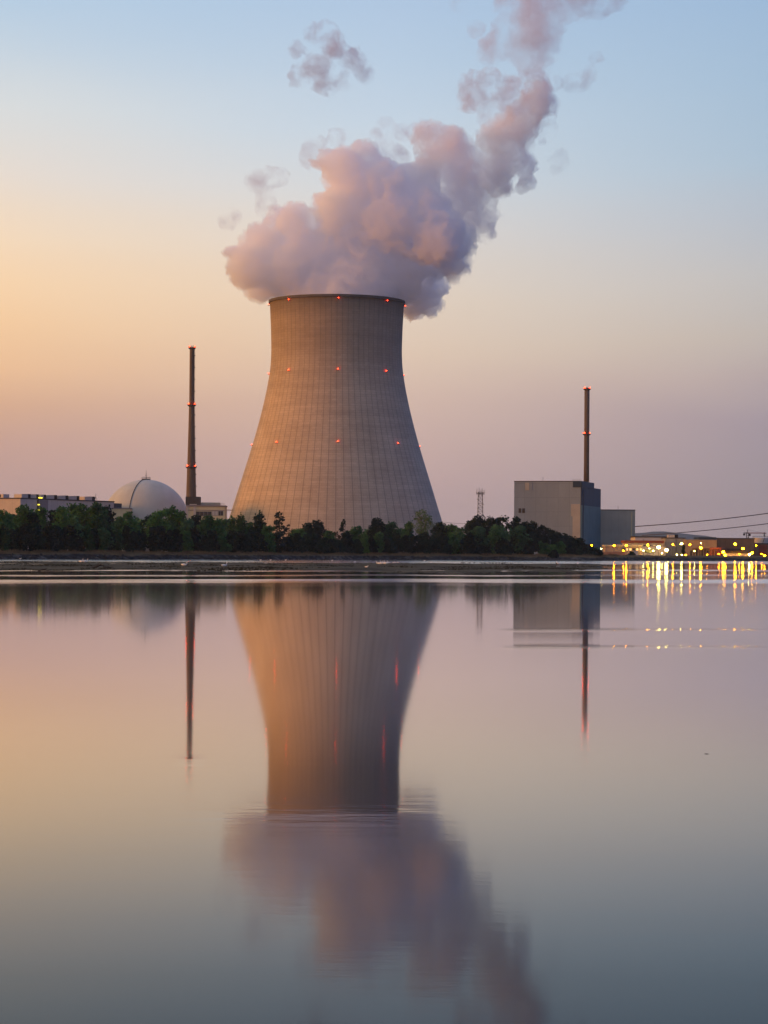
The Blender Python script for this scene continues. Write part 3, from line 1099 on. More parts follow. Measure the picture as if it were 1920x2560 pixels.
# dark corner penthouse band
xb = (1452 - 1433) * KM / ca_
MB().box(-xb, -.003, -.35, -.003, hz(1440, 1218, kD) - 2.5, KZ + .35).build('corner_band', M['blue_clad'], blk)
MB().box(.603, .95, -.35, kd_, hz(1440, 1218, kD) - 2.5, KZ + .35).build('corner_band', M['blue_clad'], blk)
for p0, p1, y0, y1, mk in ((1315.5, 1325.5, 1206, 1225, 'block_light'), (1326, 1333, 1206, 1224, 'block'), (1429, 1451, 1260, 1290, 'block_light'), (1433, 1451.5, 1282, 1372, 'block_light')):
    MB().box(-(1452 - p0) * KM / ca_, -(1452 - p1) * KM / ca_, -.22 if y0 < 1270 else -.26, -.003, hz(1400, y1, kD) - 2.5, hz(1400, y0, kD) - 2.5).build('wall_panel', M[mk], blk)
for p0, p1 in ((1299.5, 1306.0), (1308.5, 1315.5)):
    w_ = MB()
    X0, X1 = -(1452 - p0) * KM / ca_, -(1452 - p1) * KM / ca_
    Z0, Z1 = hz(1305, 1281.5, kD) - 2.5, hz(1305, 1270, kD) - 2.5
    w_.box(X0, X1, -.2, -.003, Z0, Z1)
    ww = w_.build('window', M['block_dark'], blk)
    MB().box(X0 + .25, X1 - .25, -.25, -.203, Z0 + .25, Z1 - .25).build('pane', M['glass'], ww)
dp = MB()
dp.tube([(.95, 3.5, 8), (.95, 3.5, 27), (.95, 4.6, 28), (.95, 4.6, 41)], .22, 5)
dp.build('downpipe', M['dark_steel'], blk)
rm = MB().tube([(-(1452 - 1352) * KM, 4, KZ), (-(1452 - 1352) * KM, 4, KZ + 3.1)], .1, 5)
rm.build('roof_mast', M['dark_steel'], blk)
rl = MB()
for i in range(9):
    rl.tube([(-5.2 + i * .65, .2, KZ + .4), (-5.2 + i * .65, .2, KZ + 1.5)], .05, 4)
rl.tube([(-5.2, .2, KZ + 1.5), (0, .2, KZ + 1.5)], .06, 4)
rl.build('roof_railing', M['rail'], blk)

# lower grey block
lD = 1518.0
l0, l1 = at(1492, 1276, lD), at(1588, 1276, lD)
low = empty('grey_annex_block', (l0.x, lD, 2.5), 'plain grey windowless annex block behind the foot of the big reactor block', 'building')
lw = l1.x - l0.x
lz = hz(1545, 1275.5, lD) - 2.5
MB().box(0, lw, 0, 34, 0, lz).build('wall', M['grey_clad'], low)
MB().box(-.1, lw + .15, -.15, 34.1, lz + .002, lz + .45).build('roof', M['roof_dark'], low)
MB().box(lw - 2.6, lw - 1.9, -.18, -.003, 0, lz - 1.2).build('downpipe', M['cream'], low)
MB().tube([(lw * .57, 4, lz), (lw * .57, 4, lz + 3.2)], .09, 5).build('roof_mast', M['dark_steel'], low)

# stack on the block's roof
sD = 1470.0
s0 = at(1466, 1203, sD)
SM = sD / F
stz0 = KZ + 2.5 + .5
stk = empty('roof_stack', (s0.x, sD, stz0), 'round grey ventilation stack with red lamps on the roof of the reactor block', 'chimney')
sprof = [(7.0 * SM, 0), (6.7 * SM, 10), (6.5 * SM, 30), (6.5 * SM, hz(1467, 970, sD) - stz0)]
MB().lathe(sprof, 28).build('shaft', M['chimney'], stk, smooth=True)
for gy, gw in ((973, 18.0), (1086, 19.0)):
    z = hz(1467, gy, sD) - stz0
    r = gw * SM / 2
    gal = MB().lathe([(r * .7, -.6), (r, -.35), (r, .1), (r * .7, .1)], 24, (0, 0, z), cap=False).build('gallery', M['dark_steel'], stk)
    mr = MB()
    for kx in range(12):
        a = 2 * math.pi * kx / 12
        mr.tube([(r * math.cos(a), r * math.sin(a), z), (r * math.cos(a), r * math.sin(a), z + 1.1)], .05, 4)
    mr.tube([(r * math.cos(2 * math.pi * i / 24), r * math.sin(2 * math.pi * i / 24), z + 1.1) for i in range(25)], .06, 4)
    mr.build('railing', M['dark_steel'], gal)
    for kx in range(4):
        a = -math.pi / 2 - R(38) + kx * math.pi / 2
        q = (r * 1.02 * math.cos(a), r * 1.02 * math.sin(a), z + .9)
        h = MB().lathe([(.25, -.8), (.25, -.3)], 8, q).build('obstruction_light', M['dark_steel'], stk)
        MB().ball(q, .30, 10, 6).build('lamp_globe', M['red_lamp'], h, smooth=True)
lad = MB()
for sd_ in (-.3, .3):
    lad.tube([(1.9 * .42 + sd_, -1.9 * .92 - .2, 0), (1.75 * .42 + sd_, -1.75 * .92 - .2, sprof[-1][1])], .06, 4)
lad.build('ladder', M['dark_steel'], stk)


# ------------------------------------------------------------------ works on the right shore
def works(name, px0, px1, ytop, D, depth, wallm, roofm, label, cat='building', over=.3, roof_h=.5):
    a, b_ = at(px0, ytop, D), at(px1, ytop, D)
    o = empty(name, (a.x, D, 2.4), label, cat)
    w = b_.x - a.x
    h = (a.z + b_.z) / 2 - 2.4
    MB().box(0, w, 0, depth, 0, h).build('wall', wallm, o)
    MB().box(-over, w + over, -over, depth + over, h + .002, h + roof_h).build('roof', roofm, o)
    o['w'] = w
    return o, w, h, D / F


wk, w, h, s = works('warehouse', 1588, 1668, 1343.5, 1420, 26, M['white_wall'], M['roof_dark'], 'white flat-roofed shed beside the grey annex block under the hill', roof_h=.7)
MB().box((1608 - 1588) * s, (1608.7 - 1588) * s, -.2, -.003, 2, h - 1).build('downpipe', M['dark_steel'], wk)
wk, w, h, s = works('rust_roof_building', 1563, 1656, 1357.5, 1385, 16, M['white_wall'], M['rust'], 'low white building under a rust red roof in front of the white shed', over=.9, roof_h=1.5)
for i in range(7):
    x_ = (1572 - 1563) * s + i * 2.9
    f_ = MB().box(x_, x_ + 1.8, -.12, -.003, h - 3.2, h - 1.0).build('window', M['steel'], wk)
    MB().box(x_ + .15, x_ + 1.65, -.16, -.123, h - 3.05, h - 1.15).build('pane', M['lit_window'] if i in (1, 2, 5) else M['glass'], f_)
wk, w, h, s = works('flat_shed', 1513, 1604, 1366.5, 1350, 14, M['hall_stair'], M['grey_clad'], 'long low grey flat-roofed shed behind the orange lit wall', over=.5, roof_h=1.0)
for i in range(6):
    x_ = 10 + i * 2.0
    f_ = MB().box(x_, x_ + 1.5, -.1, -.003, h - 2.4, h - .8).build('window', M['steel'], wk)
    MB().box(x_ + .12, x_ + 1.38, -.14, -.103, h - 2.28, h - .92).build('pane', M['lit_window'] if i % 3 else M['glass'], f_)
wk, w, h, s = works('office_building', 1605, 1664, 1366.0, 1372, 12, M['white_wall'], M['hall_stair'], 'small white office with a row of dark windows beside the brightest floodlight', over=.2, roof_h=.4)
for i in range(6):
    x_ = (1612 - 1605) * s + i * .95
    f_ = MB().box(x_, x_ + .7, -.1, -.003, 1.6, 3.6).build('window', M['block_dark'], wk)
    MB().box(x_ + .08, x_ + .62, -.14, -.103, 1.7, 3.5).build('pane', M['glass'], f_)
wk, w, h, s = works('grey_hall', 1664, 1713, 1346.0, 1400, 22, M['grey_wall'], M['roof_dark'], 'tall grey hall with a rooftop unit beside the white shed', roof_h=.5)
MB().box((1672 - 1664) * s, (1688 - 1664) * s, 3, 9, h + .502, h + 2.2).build('rooftop_unit', M['vent'], wk)
MB().box((1688.5 - 1664) * s, (1697 - 1664) * s, 3, 9, h + .502, h + 2.4).build('rooftop_unit', M['louvre'], wk)
MB().box((1690 - 1664) * s, (1691 - 1664) * s, -.2, -.003, 0, h - .5).build('downpipe', M['dark_steel'], wk)
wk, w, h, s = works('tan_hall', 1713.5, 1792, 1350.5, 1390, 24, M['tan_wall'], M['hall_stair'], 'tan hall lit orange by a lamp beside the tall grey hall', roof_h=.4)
MB().box((1748 - 1713.5) * s, w, 2, 24, h + .402, h + 1.9).build('roof_deck', M['blue_clad'], wk)
for i in range(10):
    x_ = 3 + i * 1.65
    d_ = MB().box(x_, x_ + 1.1, -.14, -.003, 0, 3.2 + (i % 3) * .4).build('door', M['brown_wall'] if i % 2 else M['block_dark'], wk)
MB().box((1730 - 1713.5) * s, w + .3, -2.2, -.003, h - 5.4, h - 5.0).build('canopy', M['rust'], wk)
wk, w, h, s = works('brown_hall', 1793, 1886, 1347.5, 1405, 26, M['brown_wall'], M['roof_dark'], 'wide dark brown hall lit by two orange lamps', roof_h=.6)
MB().box((1815 - 1793) * s, (1860 - 1793) * s, -1.5, -.003, 4.0, 4.6).build('canopy', M['roof_dark'], wk)
wk, w, h, s = works('white_shed', 1817, 1868, 1383.5, 1352, 6, M['container'], M['dark_steel'], 'low white shed standing in front of the wide brown hall', over=.3, roof_h=1.1)
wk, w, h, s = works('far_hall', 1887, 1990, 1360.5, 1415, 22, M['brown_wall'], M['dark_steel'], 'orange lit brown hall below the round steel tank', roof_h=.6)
MB().box(2.5, 7.5, -.2, -.003, 1, 7).build('gate', M['rust'], wk)
# orange lit boundary walls and low concrete wall
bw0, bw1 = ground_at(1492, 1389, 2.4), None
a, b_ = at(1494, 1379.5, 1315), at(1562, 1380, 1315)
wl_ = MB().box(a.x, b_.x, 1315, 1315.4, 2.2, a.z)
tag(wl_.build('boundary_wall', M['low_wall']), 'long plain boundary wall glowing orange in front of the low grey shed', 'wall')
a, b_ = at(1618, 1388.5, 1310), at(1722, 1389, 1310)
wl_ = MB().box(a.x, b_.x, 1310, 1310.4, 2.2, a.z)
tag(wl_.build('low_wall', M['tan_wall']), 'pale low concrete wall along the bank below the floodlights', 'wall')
a, b_ = at(1583, 1376.5, 1330), at(1595, 1376.5, 1330)
ct = empty('shipping_container', (a.x, 1330, 2.4), 'pale grey container parked before the low grey shed', 'container')
MB().box(0, b_.x - a.x, 0, 2.4, .15, a.z - 2.4).build('body', M['container'], ct)
MB().box(.2, .32, -.08, -.003, .3, a.z - 2.6).build('door_bar', M['steel'], ct)
MB().box(.9, 1.02, -.08, -.003, .3, a.z - 2.6).build('door_bar', M['steel'], ct)
# steel pipe gantry glowing orange
a = at(1776, 1373, 1345)
gt = empty('pipe_gantry', (a.x, 1345, 2.4), 'rust coloured steel pipe gantry between the tan hall and the brown hall', 'gantry')
gz = a.z - 2.4
for i in range(4):
    MB().box(i * 1.9, i * 1.9 + .35, 0, .35, 0, gz).build('post', M['rust'], gt)
MB().box(-.4, 6.6, -.1, .45, gz + .003, gz + .4).build('beam', M['rust'], gt)
MB().tube([(-.5, .2, gz + .75), (6.8, .2, gz + .75)], .22, 8).build('pipe', M['rust'], gt)
MB().tube([(0.2, -.1, .2), (1.9, -.1, gz)], .1, 4).build('brace', M['rust'], gt)
MB().tube([(5.8, -.1, .2), (3.9, -.1, gz)], .1, 4).build('brace', M['rust'], gt)
# round tanks
a = at(1902, 1344.5, 1440)
tk = empty('steel_tank', (a.x, 1440, 2.4), 'round pale steel tank behind the orange lit hall', 'tank')
tkr = 20 * 1440 / F
MB().lathe([(tkr, 0), (tkr, a.z - 2.6), (tkr * .97, a.z - 2.4), (.1, a.z - 2.0)], 40).build('tank_wall', M['tank'], tk)
rl = MB()
for i in range(24):
    w_ = 2 * math.pi * i / 24
    rl.tube([(tkr * math.cos(w_), tkr * math.sin(w_), a.z - 2.6), (tkr * math.cos(w_), tkr * math.sin(w_), a.z - 1.4)], .05, 4)
rl.tube([(tkr * math.cos(2 * math.pi * i / 40), tkr * math.sin(2 * math.pi * i / 40), a.z - 1.4) for i in range(41)], .06, 4)
rl.build('railing', M['dark_steel'], tk)
MB().tube([(-tkr * .5, -tkr * .87 - .2, 0), (tkr * .3, -tkr * .96 - .2, a.z - 2.5)], .18, 4).build('stair', M['dark_steel'], tk)
# tower crane
a = at(1869, 1331, 1520)
cr = empty('tower_crane', (a.x, 1520, 2.4), 'small tower crane with a short jib beyond the brown hall', 'crane')
ch_ = a.z - 2.4


def truss(mb, p0, p1, w, n, r=.12):
    p0, p1 = Vector(p0), Vector(p1)
    t = (p1 - p0).normalized()
    up = Vector((0, 1, 0)) if abs(t.y) < .5 else Vector((0, 0, 1))
    a = t.cross(up).normalized()
    b_ = up
    cs = [p0 + (p1 - p0) * i / n for i in range(n + 1)]
    of = [a * w + b_ * w, a * -w + b_ * w, a * -w - b_ * w, a * w - b_ * w]
    for o_ in of:
        mb.tube([c_ + o_ for c_ in cs], r, 4)
    for i in range(n):
        for k_ in range(4):
            mb.tube([cs[i] + of[k_], cs[i + 1] + of[(k_ + 1) % 4]], r * .7, 3)


tm = MB()
truss(tm, (0, 0, 0), (0, 0, ch_), .7, 12)
tm.build('crane_tower', M['dark_steel'], cr)
tm = MB()
truss(tm, (0, 0, ch_ - .4), (12.2, 0, ch_ - .4), .35, 12, .09)
tm.build('jib', M['crane'], cr)
tm = MB()
truss(tm, (-2.6, 0, ch_ - .4), (0, 0, ch_ - .4), .35, 3, .09)
tm.tube([(0, 0, ch_), (0, 0, ch_ + 1.8)], .2, 4)
tm.tube([(0, 0, ch_ + 1.8), (9, 0, ch_)], .05, 3)
tm.build('counter_jib', M['dark_steel'], cr)
MB().box(-2.9, -1.6, -.5, .5, ch_ - 2.0, ch_ - .78).build('counterweight', M['dark_steel'], cr)
MB().box(.75, 1.9, -.9, .3, ch_ - 2.4, ch_ - .8).build('cab', M['dark_steel'], cr)
a = at(1911, 1330.5, 1500)
lm = empty('light_mast', (a.x, 1500, 2.4), 'thin mast with a short crossbar above the round steel tank', 'mast')
hh_ = a.z - 2.4
MB().tube([(0, 0, 0), (0, 0, hh_)], [.35, .15], 6).build('pole', M['dark_steel'], lm)
MB().box(-1.3, 1.3, -.2, .2, hh_ - 1.2, hh_ - .9).build('crossbar', M['dark_steel'], lm)
MB().box(-.5, .5, -.3, .3, hh_ - 2.6, hh_ - 1.6).build('equipment_box', M['steel'], lm)


# overhead cables
def cable(pts, rad, label):
    """pts: (px, py, D) control points, sampled as a smooth sagging curve"""
    P3 = [at(*q) for q in pts]
    out = []
    n = 40
    xs = np.linspace(0, 1, len(P3))
    for t in np.linspace(0, 1, n):
        co = []
        for k_ in range(3):
            pf_ = np.polyfit(xs, [q[k_] for q in P3], min(2, len(P3) - 1))
            co.append(float(np.polyval(pf_, t)))
        out.append(co)
    tag(MB().tube(out, rad, 6).build('power_cable', M['cable']), label, 'power line', 'power lines over the works')


cable([(1470, 1323, 1640), (1589, 1316.3, 1600), (1730, 1304.3, 1600), (1845, 1293, 1600), (1925, 1282.5, 1600), (2060, 1261, 1600)], .34, 'upper dark power cable sloping up from behind the grey annex block')
cable([(1600, 1339, 1640), (1725, 1329.6, 1600), (1830, 1319, 1600), (1925, 1308.5, 1600), (2060, 1290, 1600)], .30, 'lower dark power cable sloping up over the hill ridge')
cable([(1085, 1299, 1640), (1110, 1305, 1640), (1140, 1308, 1640), (1200, 1310, 1640)], .13, 'thin overhead wire between the cooling tower and the lattice mast')

# ------------------------------------------------------------------ lamps
# px, py (lamp), distance, kind, label
LAMPS = [
    (1387.5, 1374.5, 1090, 'small_white', .42, 'lone small lamp post at the tree edge beneath the reactor block'),
    (1471.5, 1372.3, 1290, 'small_white', .40, 'small white lamp by the last bush below the reactor block side'),
    (1479.5, 1363.5, 1360, 'sodium', .55, 'orange lamp at the corner foot of the reactor block'),
    (1503.3, 1372.2, 1300, 'small_white', .38, 'small pale lamp at the near end of the orange boundary wall'),
    (1535.0, 1364.0, 1335, 'sodium', .80, 'orange street lamp before the middle of the grey annex block'),
    (1565.5, 1363.5, 1340, 'sodium', .75, 'orange street lamp at the end of the rust red roof'),
    (1558.5, 1376.3, 1320, 'sodium', .48, 'low orange lamp at the far end of the boundary wall'),
    (1608.5, 1376.5, 1340, 'small_white', .50, 'yellowish small lamp beside the pale grey container'),
    (1619.0, 1362.3, 1345, 'sodium', .75, 'orange lamp under the middle of the rust red roof'),
    (1633.0, 1377.0, 1345, 'small_white', .55, 'yellowish small lamp just past the dark office windows'),
    (1646.5, 1368.0, 1340, 'flood', 1.05, 'brightest yellow-white floodlight mast in front of the white shed'),
    (1666.0, 1375.0, 1335, 'flood', .95, 'bright yellow-white floodlight standing lower before the grey hall'),
    (1682.0, 1361.2, 1350, 'sodium', .65, 'small orange lamp halfway along the tall grey hall'),
    (1704.0, 1359.5, 1350, 'flood', .62, 'yellow-white wall floodlight near the conifer'),
    (1725.0, 1361.5, 1350, 'sodium', .65, 'small orange lamp before the tan hall beside the conifer'),
    (1752.0, 1369.5, 1340, 'sodium_big', .80, 'strong orange lamp in the middle of the tan hall'),
    (1752.0, 1357.5, 1385, 'small_white', .30, 'tiny yellow lamp high on the tan hall wall'),
    (1714.5, 1388.0, 1306, 'sodium_big', .36, 'low orange lamp on the bank at the end of the pale low wall'),
    (1736.0, 1377.5, 1345, 'small_white', .40, 'pale yellow door lamp under the tan hall canopy'),
    (1808.0, 1380.0, 1340, 'sodium_big', .80, 'upper added orange lamp standing in for a lit surface beside the rust coloured gantry'),  # added pair of lamps in place of one elongated lit surface
    (1812.5, 1387.5, 1330, 'sodium_big', .70, 'lower added orange lamp standing in for a lit surface beside the white shed corner'),
    (1838.0, 1360.0, 1350, 'sodium_big', .75, 'high orange lamp in front of the brown hall'),
    (1857.0, 1371.5, 1345, 'sodium_big', .72, 'lower orange lamp in front of the brown hall'),
    (1873.0, 1386.0, 1335, 'flood', .60, 'yellow lamp at the gable end of the white shed'),
    (1880.0, 1382.0, 1340, 'sodium_big', .62, 'orange lamp just past the gable of the white shed'),
    (1890.0, 1363.5, 1350, 'sodium', .62, 'orange lamp on a post below the round tank'),
    (1842.0, 1394.0, 1300, 'small_white', .40, 'low yellow bank lamp under the white shed'),
    (1827.0, 1394.5, 1300, 'small_white', .26, 'tiny bank lamp near the end of the white shed'),
    (1911.0, 1389.0, 1330, 'sodium_big', .55, 'low orange lamp by the gate of the hall under the tank'),
    (1900.0, 1394.0, 1310, 'sodium_big', .42, 'orange lamp close to the bank below the round tank'),
    (1890.0, 1391.0, 1325, 'sodium', .40, 'small orange lamp low between the white shed and the tank hall'),
    (1848.0, 1385.5, 1345, 'sodium', .42, 'orange wall lamp above the middle of the white shed'),
    (1860.0, 1391.5, 1322, 'sodium_big', .34, 'low orange lamp at the foot of the white shed near its gable'),
    (1797.0, 1384.5, 1342, 'sodium', .45, 'orange lamp inside the legs of the rust coloured gantry'),
    (1768.0, 1386.5, 1338, 'sodium', .34, 'dim orange lamp before the doors of the tan hall'),
    (1820.0, 1392.5, 1318, 'sodium_big', .34, 'low orange lamp on the bank below the added lamp pair'),
    (1884.0, 1393.0, 1316, 'sodium_big', .34, 'low orange bank lamp just past the white shed'),
    (1904.0, 1384.5, 1340, 'sodium', .50, 'orange lamp over the gate of the hall under the tank'),
    (1917.0, 1393.0, 1316, 'sodium_big', .40, 'low orange lamp on the bank farthest past the white shed, below the round tank'),
    (1655.0, 1383.0, 1332, 'small_white', .40, 'pale lamp low between the two big floodlights'),
    (1623.0, 1371.0, 1343, 'small_white', .34, 'small pale lamp over the dark office windows'),
    (1692.0, 1386.5, 1318, 'flood', .26, 'small bright lamp on the low wall before the grey hall'),
    (1704.0, 1387.5, 1318, 'small_white', .40, 'pale lamp on the low wall right below the conifer'),
    (961.0, 1376.5, 1020, 'small_white', .20, 'tiny white path lamp in the dark trees under the cooling tower'),
    (346.5, 1369.5, 905, 'small_white', .20, 'tiny white path lamp in the dark trees under the dome'),
    (1127.5, 1359.5, 1100, 'small_white', .28, 'dim pale lamp among the trees beside the airy pale tree'),
    (62.0, 1316.0, 880, 'small_white', .16, 'faint white lamp among the trees under the hall corner'),
]
for px, py, D, kind, r, lab in LAMPS:
    r *= .92 if kind in ('flood', 'sodium_big') else .62
    q = at(px, py, D)
    o = empty('street_lamp', (q.x, D, 2.4), lab, 'street lamp', 'lamps of the power plant')
    h = q.z - 2.4
    hy = -.35
    pb = MB()
    pb.tube([(0, 0, -.3), (0, 0, h * .6), (0, 0, h + r * .9)], [.13, .10, .07], 6)
    pb.tube([(0, 0, h + r * .9), (0, hy, h + r * 1.05)], .06, 4)
    pb.build('pole', M['dark_steel'], o)
    hd = MB().lathe([(.15, r * 1.25), (r * .75, r * .95), (r * .8, r * .55)], 10, (0, hy, h)).build('lamp_head', M['dark_steel'], o)
    MB().ball((0, hy, h), r, 12, 8, .85).build('lamp_globe', M[kind], hd, smooth=True)

# two bare poles near the water's edge
for px, y0, lab in ((1375.5, 1349, 'taller thin grey pole in front of the dark trees under the reactor block'), (1424, 1351, 'thin grey pole beside the lone lamp post at the tree edge')):
    D = 1075.0 if px < 1400 else 1120
    q = at(px, y0, D)
    o = MB().tube([(q.x, D, 2.0), (q.x, D, q.z)], [.13, .08], 6).box(q.x - .5, q.x + .5, D - .1, D + .1, q.z - .35, q.z - .2).build('utility_pole', M['steel'])
    tag(o, lab, 'pole')

# hut peeping through the trees
a = at(1160, 1316, 1180)
hut = empty('gabled_hut', (a.x, 1180, 2.4), 'small white gabled hut showing through a gap in the trees', 'hut')
hz_ = a.z - 2.4
MB().add([(-1.6, 0, 0), (1.6, 0, 0), (1.6, 0, hz_ - 1.4), (0, 0, hz_), (-1.6, 0, hz_ - 1.4), (-1.6, 5, 0), (1.6, 5, 0), (1.6, 5, hz_ - 1.4), (0, 5, hz_), (-1.6, 5, hz_ - 1.4)],
         [(0, 1, 2, 3, 4), (9, 8, 7, 6, 5), (0, 4, 9, 5), (1, 6, 7, 2), (0, 5, 6, 1), (2, 7, 8, 3), (3, 8, 9, 4)]).build('wall', M['bird_white'], hut)
MB().add([(-1.9, -.3, hz_ - 1.55), (0, -.3, hz_ + .12), (0, 5.3, hz_ + .12), (-1.9, 5.3, hz_ - 1.55), (1.9, -.3, hz_ - 1.55), (1.9, 5.3, hz_ - 1.55)],
         [(0, 1, 2, 3), (1, 4, 5, 2)]).build('roof', M['grey_clad'], hut)


# ------------------------------------------------------------------ trees
def leaf_mat(name, c0, c1, c2):
    m, nt, b = new_mat(name)
    geo = N(nt, 'ShaderNodeNewGeometry')
    no = N(nt, 'ShaderNodeTexNoise')
    no.inputs['Scale'].default_value = .45
    no.inputs['Detail'].default_value = 3
    L(nt, geo.outputs['Position'], no.inputs['Vector'])
    oi = N(nt, 'ShaderNodeObjectInfo')
    f = math_n(nt, 'ADD', math_n(nt, 'MULTIPLY', no.outputs['Fac'], .8), math_n(nt, 'MULTIPLY', oi.outputs['Random'], .3), clamp=True)
    c = ramp(nt, f, [(.25, c0), (.55, c1), (.85, c2)])
    L(nt, c, b.inputs['Base Color'])
    b.inputs['Roughness'].default_value = .7
    b.inputs['Specular IOR Level'].default_value = .15
    tr_ = N(nt, 'ShaderNodeBsdfTranslucent')
    L(nt, c, tr_.inputs['Color'])
    mx = N(nt, 'ShaderNodeMixShader')
    mx.inputs[0].default_value = .3
    out = nt.nodes['Material Output']
    L(nt, b.outputs[0], mx.inputs[1])
    L(nt, tr_.outputs[0], mx.inputs[2])
    L(nt, mx.outputs[0], out.inputs[0])
    return m


LEAF = {
    'b': leaf_mat('foliage_mid_green', (.015, .044, .020, 1), (.038, .110, .034, 1), (.090, .21, .045, 1)),
    'r': leaf_mat('foliage_dark', (.005, .016, .014, 1), (.009, .027, .018, 1), (.017, .044, .022, 1)),
    'w': leaf_mat('foliage_willow', (.028, .070, .038, 1), (.058, .140, .058, 1), (.105, .22, .078, 1)),
    'a': leaf_mat('foliage_pale', (.060, .095, .030, 1), (.10, .15, .045, 1), (.15, .20, .06, 1)),
    'o': leaf_mat('foliage_brownish', (.050, .042, .026, 1), (.075, .062, .036, 1), (.10, .085, .046, 1)),
}
LEAF['n'] = LEAF['r']


def crown_mesh(seed, h, w, kind, skirt):
    """leaf clumps spread through the crown's volume, local coordinates, base at z=0"""
    r = np.random.default_rng(seed)
    z0 = h * (.02 if skirt else (.16 if kind not in 'ao' else .34))
    nlobe = {'b': 20, 'r': 20, 'w': 22, 'a': 14, 'n': 10, 'o': 8}[kind]
    lobes = []
    for i in range(nlobe):
        t = (i + r.uniform(.1, .9)) / nlobe
        zc_ = z0 + (h - z0) * (.08 + .84 * t)
        # crown outline: egg shaped, uneven
        wid = w / 2 * (math.sin(math.pi * min(1, (.22 + .72 * t))) ** .55 if not skirt else (1 - .75 * t ** 1.7))
        a_ = r.uniform(0, 2 * math.pi)
        rad = wid * r.uniform(.25, .66)
        lr = max(.16 * w, wid * r.uniform(.40, .60)) * (.8 if kind in 'ao' else 1)
        lobes.append((rad * math.cos(a_), rad * math.sin(a_), zc_, lr, lr * r.uniform(.7, .95)))
    lobes.append((r.uniform(-.08, .08) * w, 0, h - .13 * h, .20 * w, .13 * h))
    dens = {'b': 15, 'r': 18, 'w': 16, 'a': 8.5, 'n': 15, 'o': 5}[kind]
    C = []
    for (x, y, z, lr, lz) in lobes:
        n = int(dens * lr * lr) + 12
        d = r.normal(size=(n, 3))
        d /= np.linalg.norm(d, axis=1)[:, None]
        rad = r.uniform(.35, 1.0, n) ** .45 * (1 + .16 * r.normal(size=n))
        C.append(np.stack([x + d[:, 0] * rad * lr, y + d[:, 1] * rad * lr, z + d[:, 2] * rad * lz], -1))
    C = np.concatenate(C)
    C = C[(C[:, 2] > .15)]
    C[:, 2] = np.minimum(C[:, 2], h * 1.02)
    n = len(C)
    size = r.uniform(.28, .75, n) * (.85 if kind in 'ao' else 1.0)
    a1 = r.normal(size=(n, 3))
    a1 /= np.linalg.norm(a1, axis=1)[:, None]
    a2 = np.cross(a1, r.normal(size=(n, 3)))
    a2 /= np.linalg.norm(a2, axis=1)[:, None]
    a1 *= size[:, None]
    a2 *= (size * r.uniform(.5, .9, n))[:, None]
    V = np.stack([C - a1, C - a2 * .8, C + a1, C + a2], 1).reshape(-1, 3)
    Fq = np.arange(4 * n).reshape(n, 4)
    return V, Fq, lobes


TREE_GROUP = 'trees along the far shore'


def tree(px, ptop, wpx, D, kind, label, seed, cat='tree', skirt=False, name='tree', group=TREE_GROUP, zb=2.4):
    q = at(px, ptop, D)
    h = q.z - zb
    w = wpx * D / F
    V, Fq, lobes = crown_mesh(seed, h, w, kind, skirt)
    if skirt:
        o = np_mesh(name, V, Fq, [LEAF[kind]])
        o.location = (q.x, D, zb)
        tag(o, label, cat, group)
        return o
    o = empty(name, (q.x, D, zb), label, cat, group)
    r = random.Random(seed)
    tb = MB()
    rb = max(.14, w * .028)
    lean = r.uniform(-.03, .03) * h
    top = (lean, 0, h * .86)
    tb.tube([(0, 0, -.3), (lean * .3, 0, h * .3), (lean * .7, 0, h * .6), top], [rb * 1.2, rb, rb * .6, rb * .15], 7)
    for (x, y, z, lr, lz) in lobes[:-1:2]:
        zs_ = max(.12 * h, z - .22 * h)
        tb.tube([(lean * zs_ / h, 0, zs_), (x * .5, y * .5, (zs_ + z) / 2 + .04 * h), (x, y, z)], [rb * .5, rb * .35, rb * .12], 5)
    tb.build('trunk', M['bark'], o)
    np_mesh('crown', V, Fq, [LEAF[kind]], o)
    return o


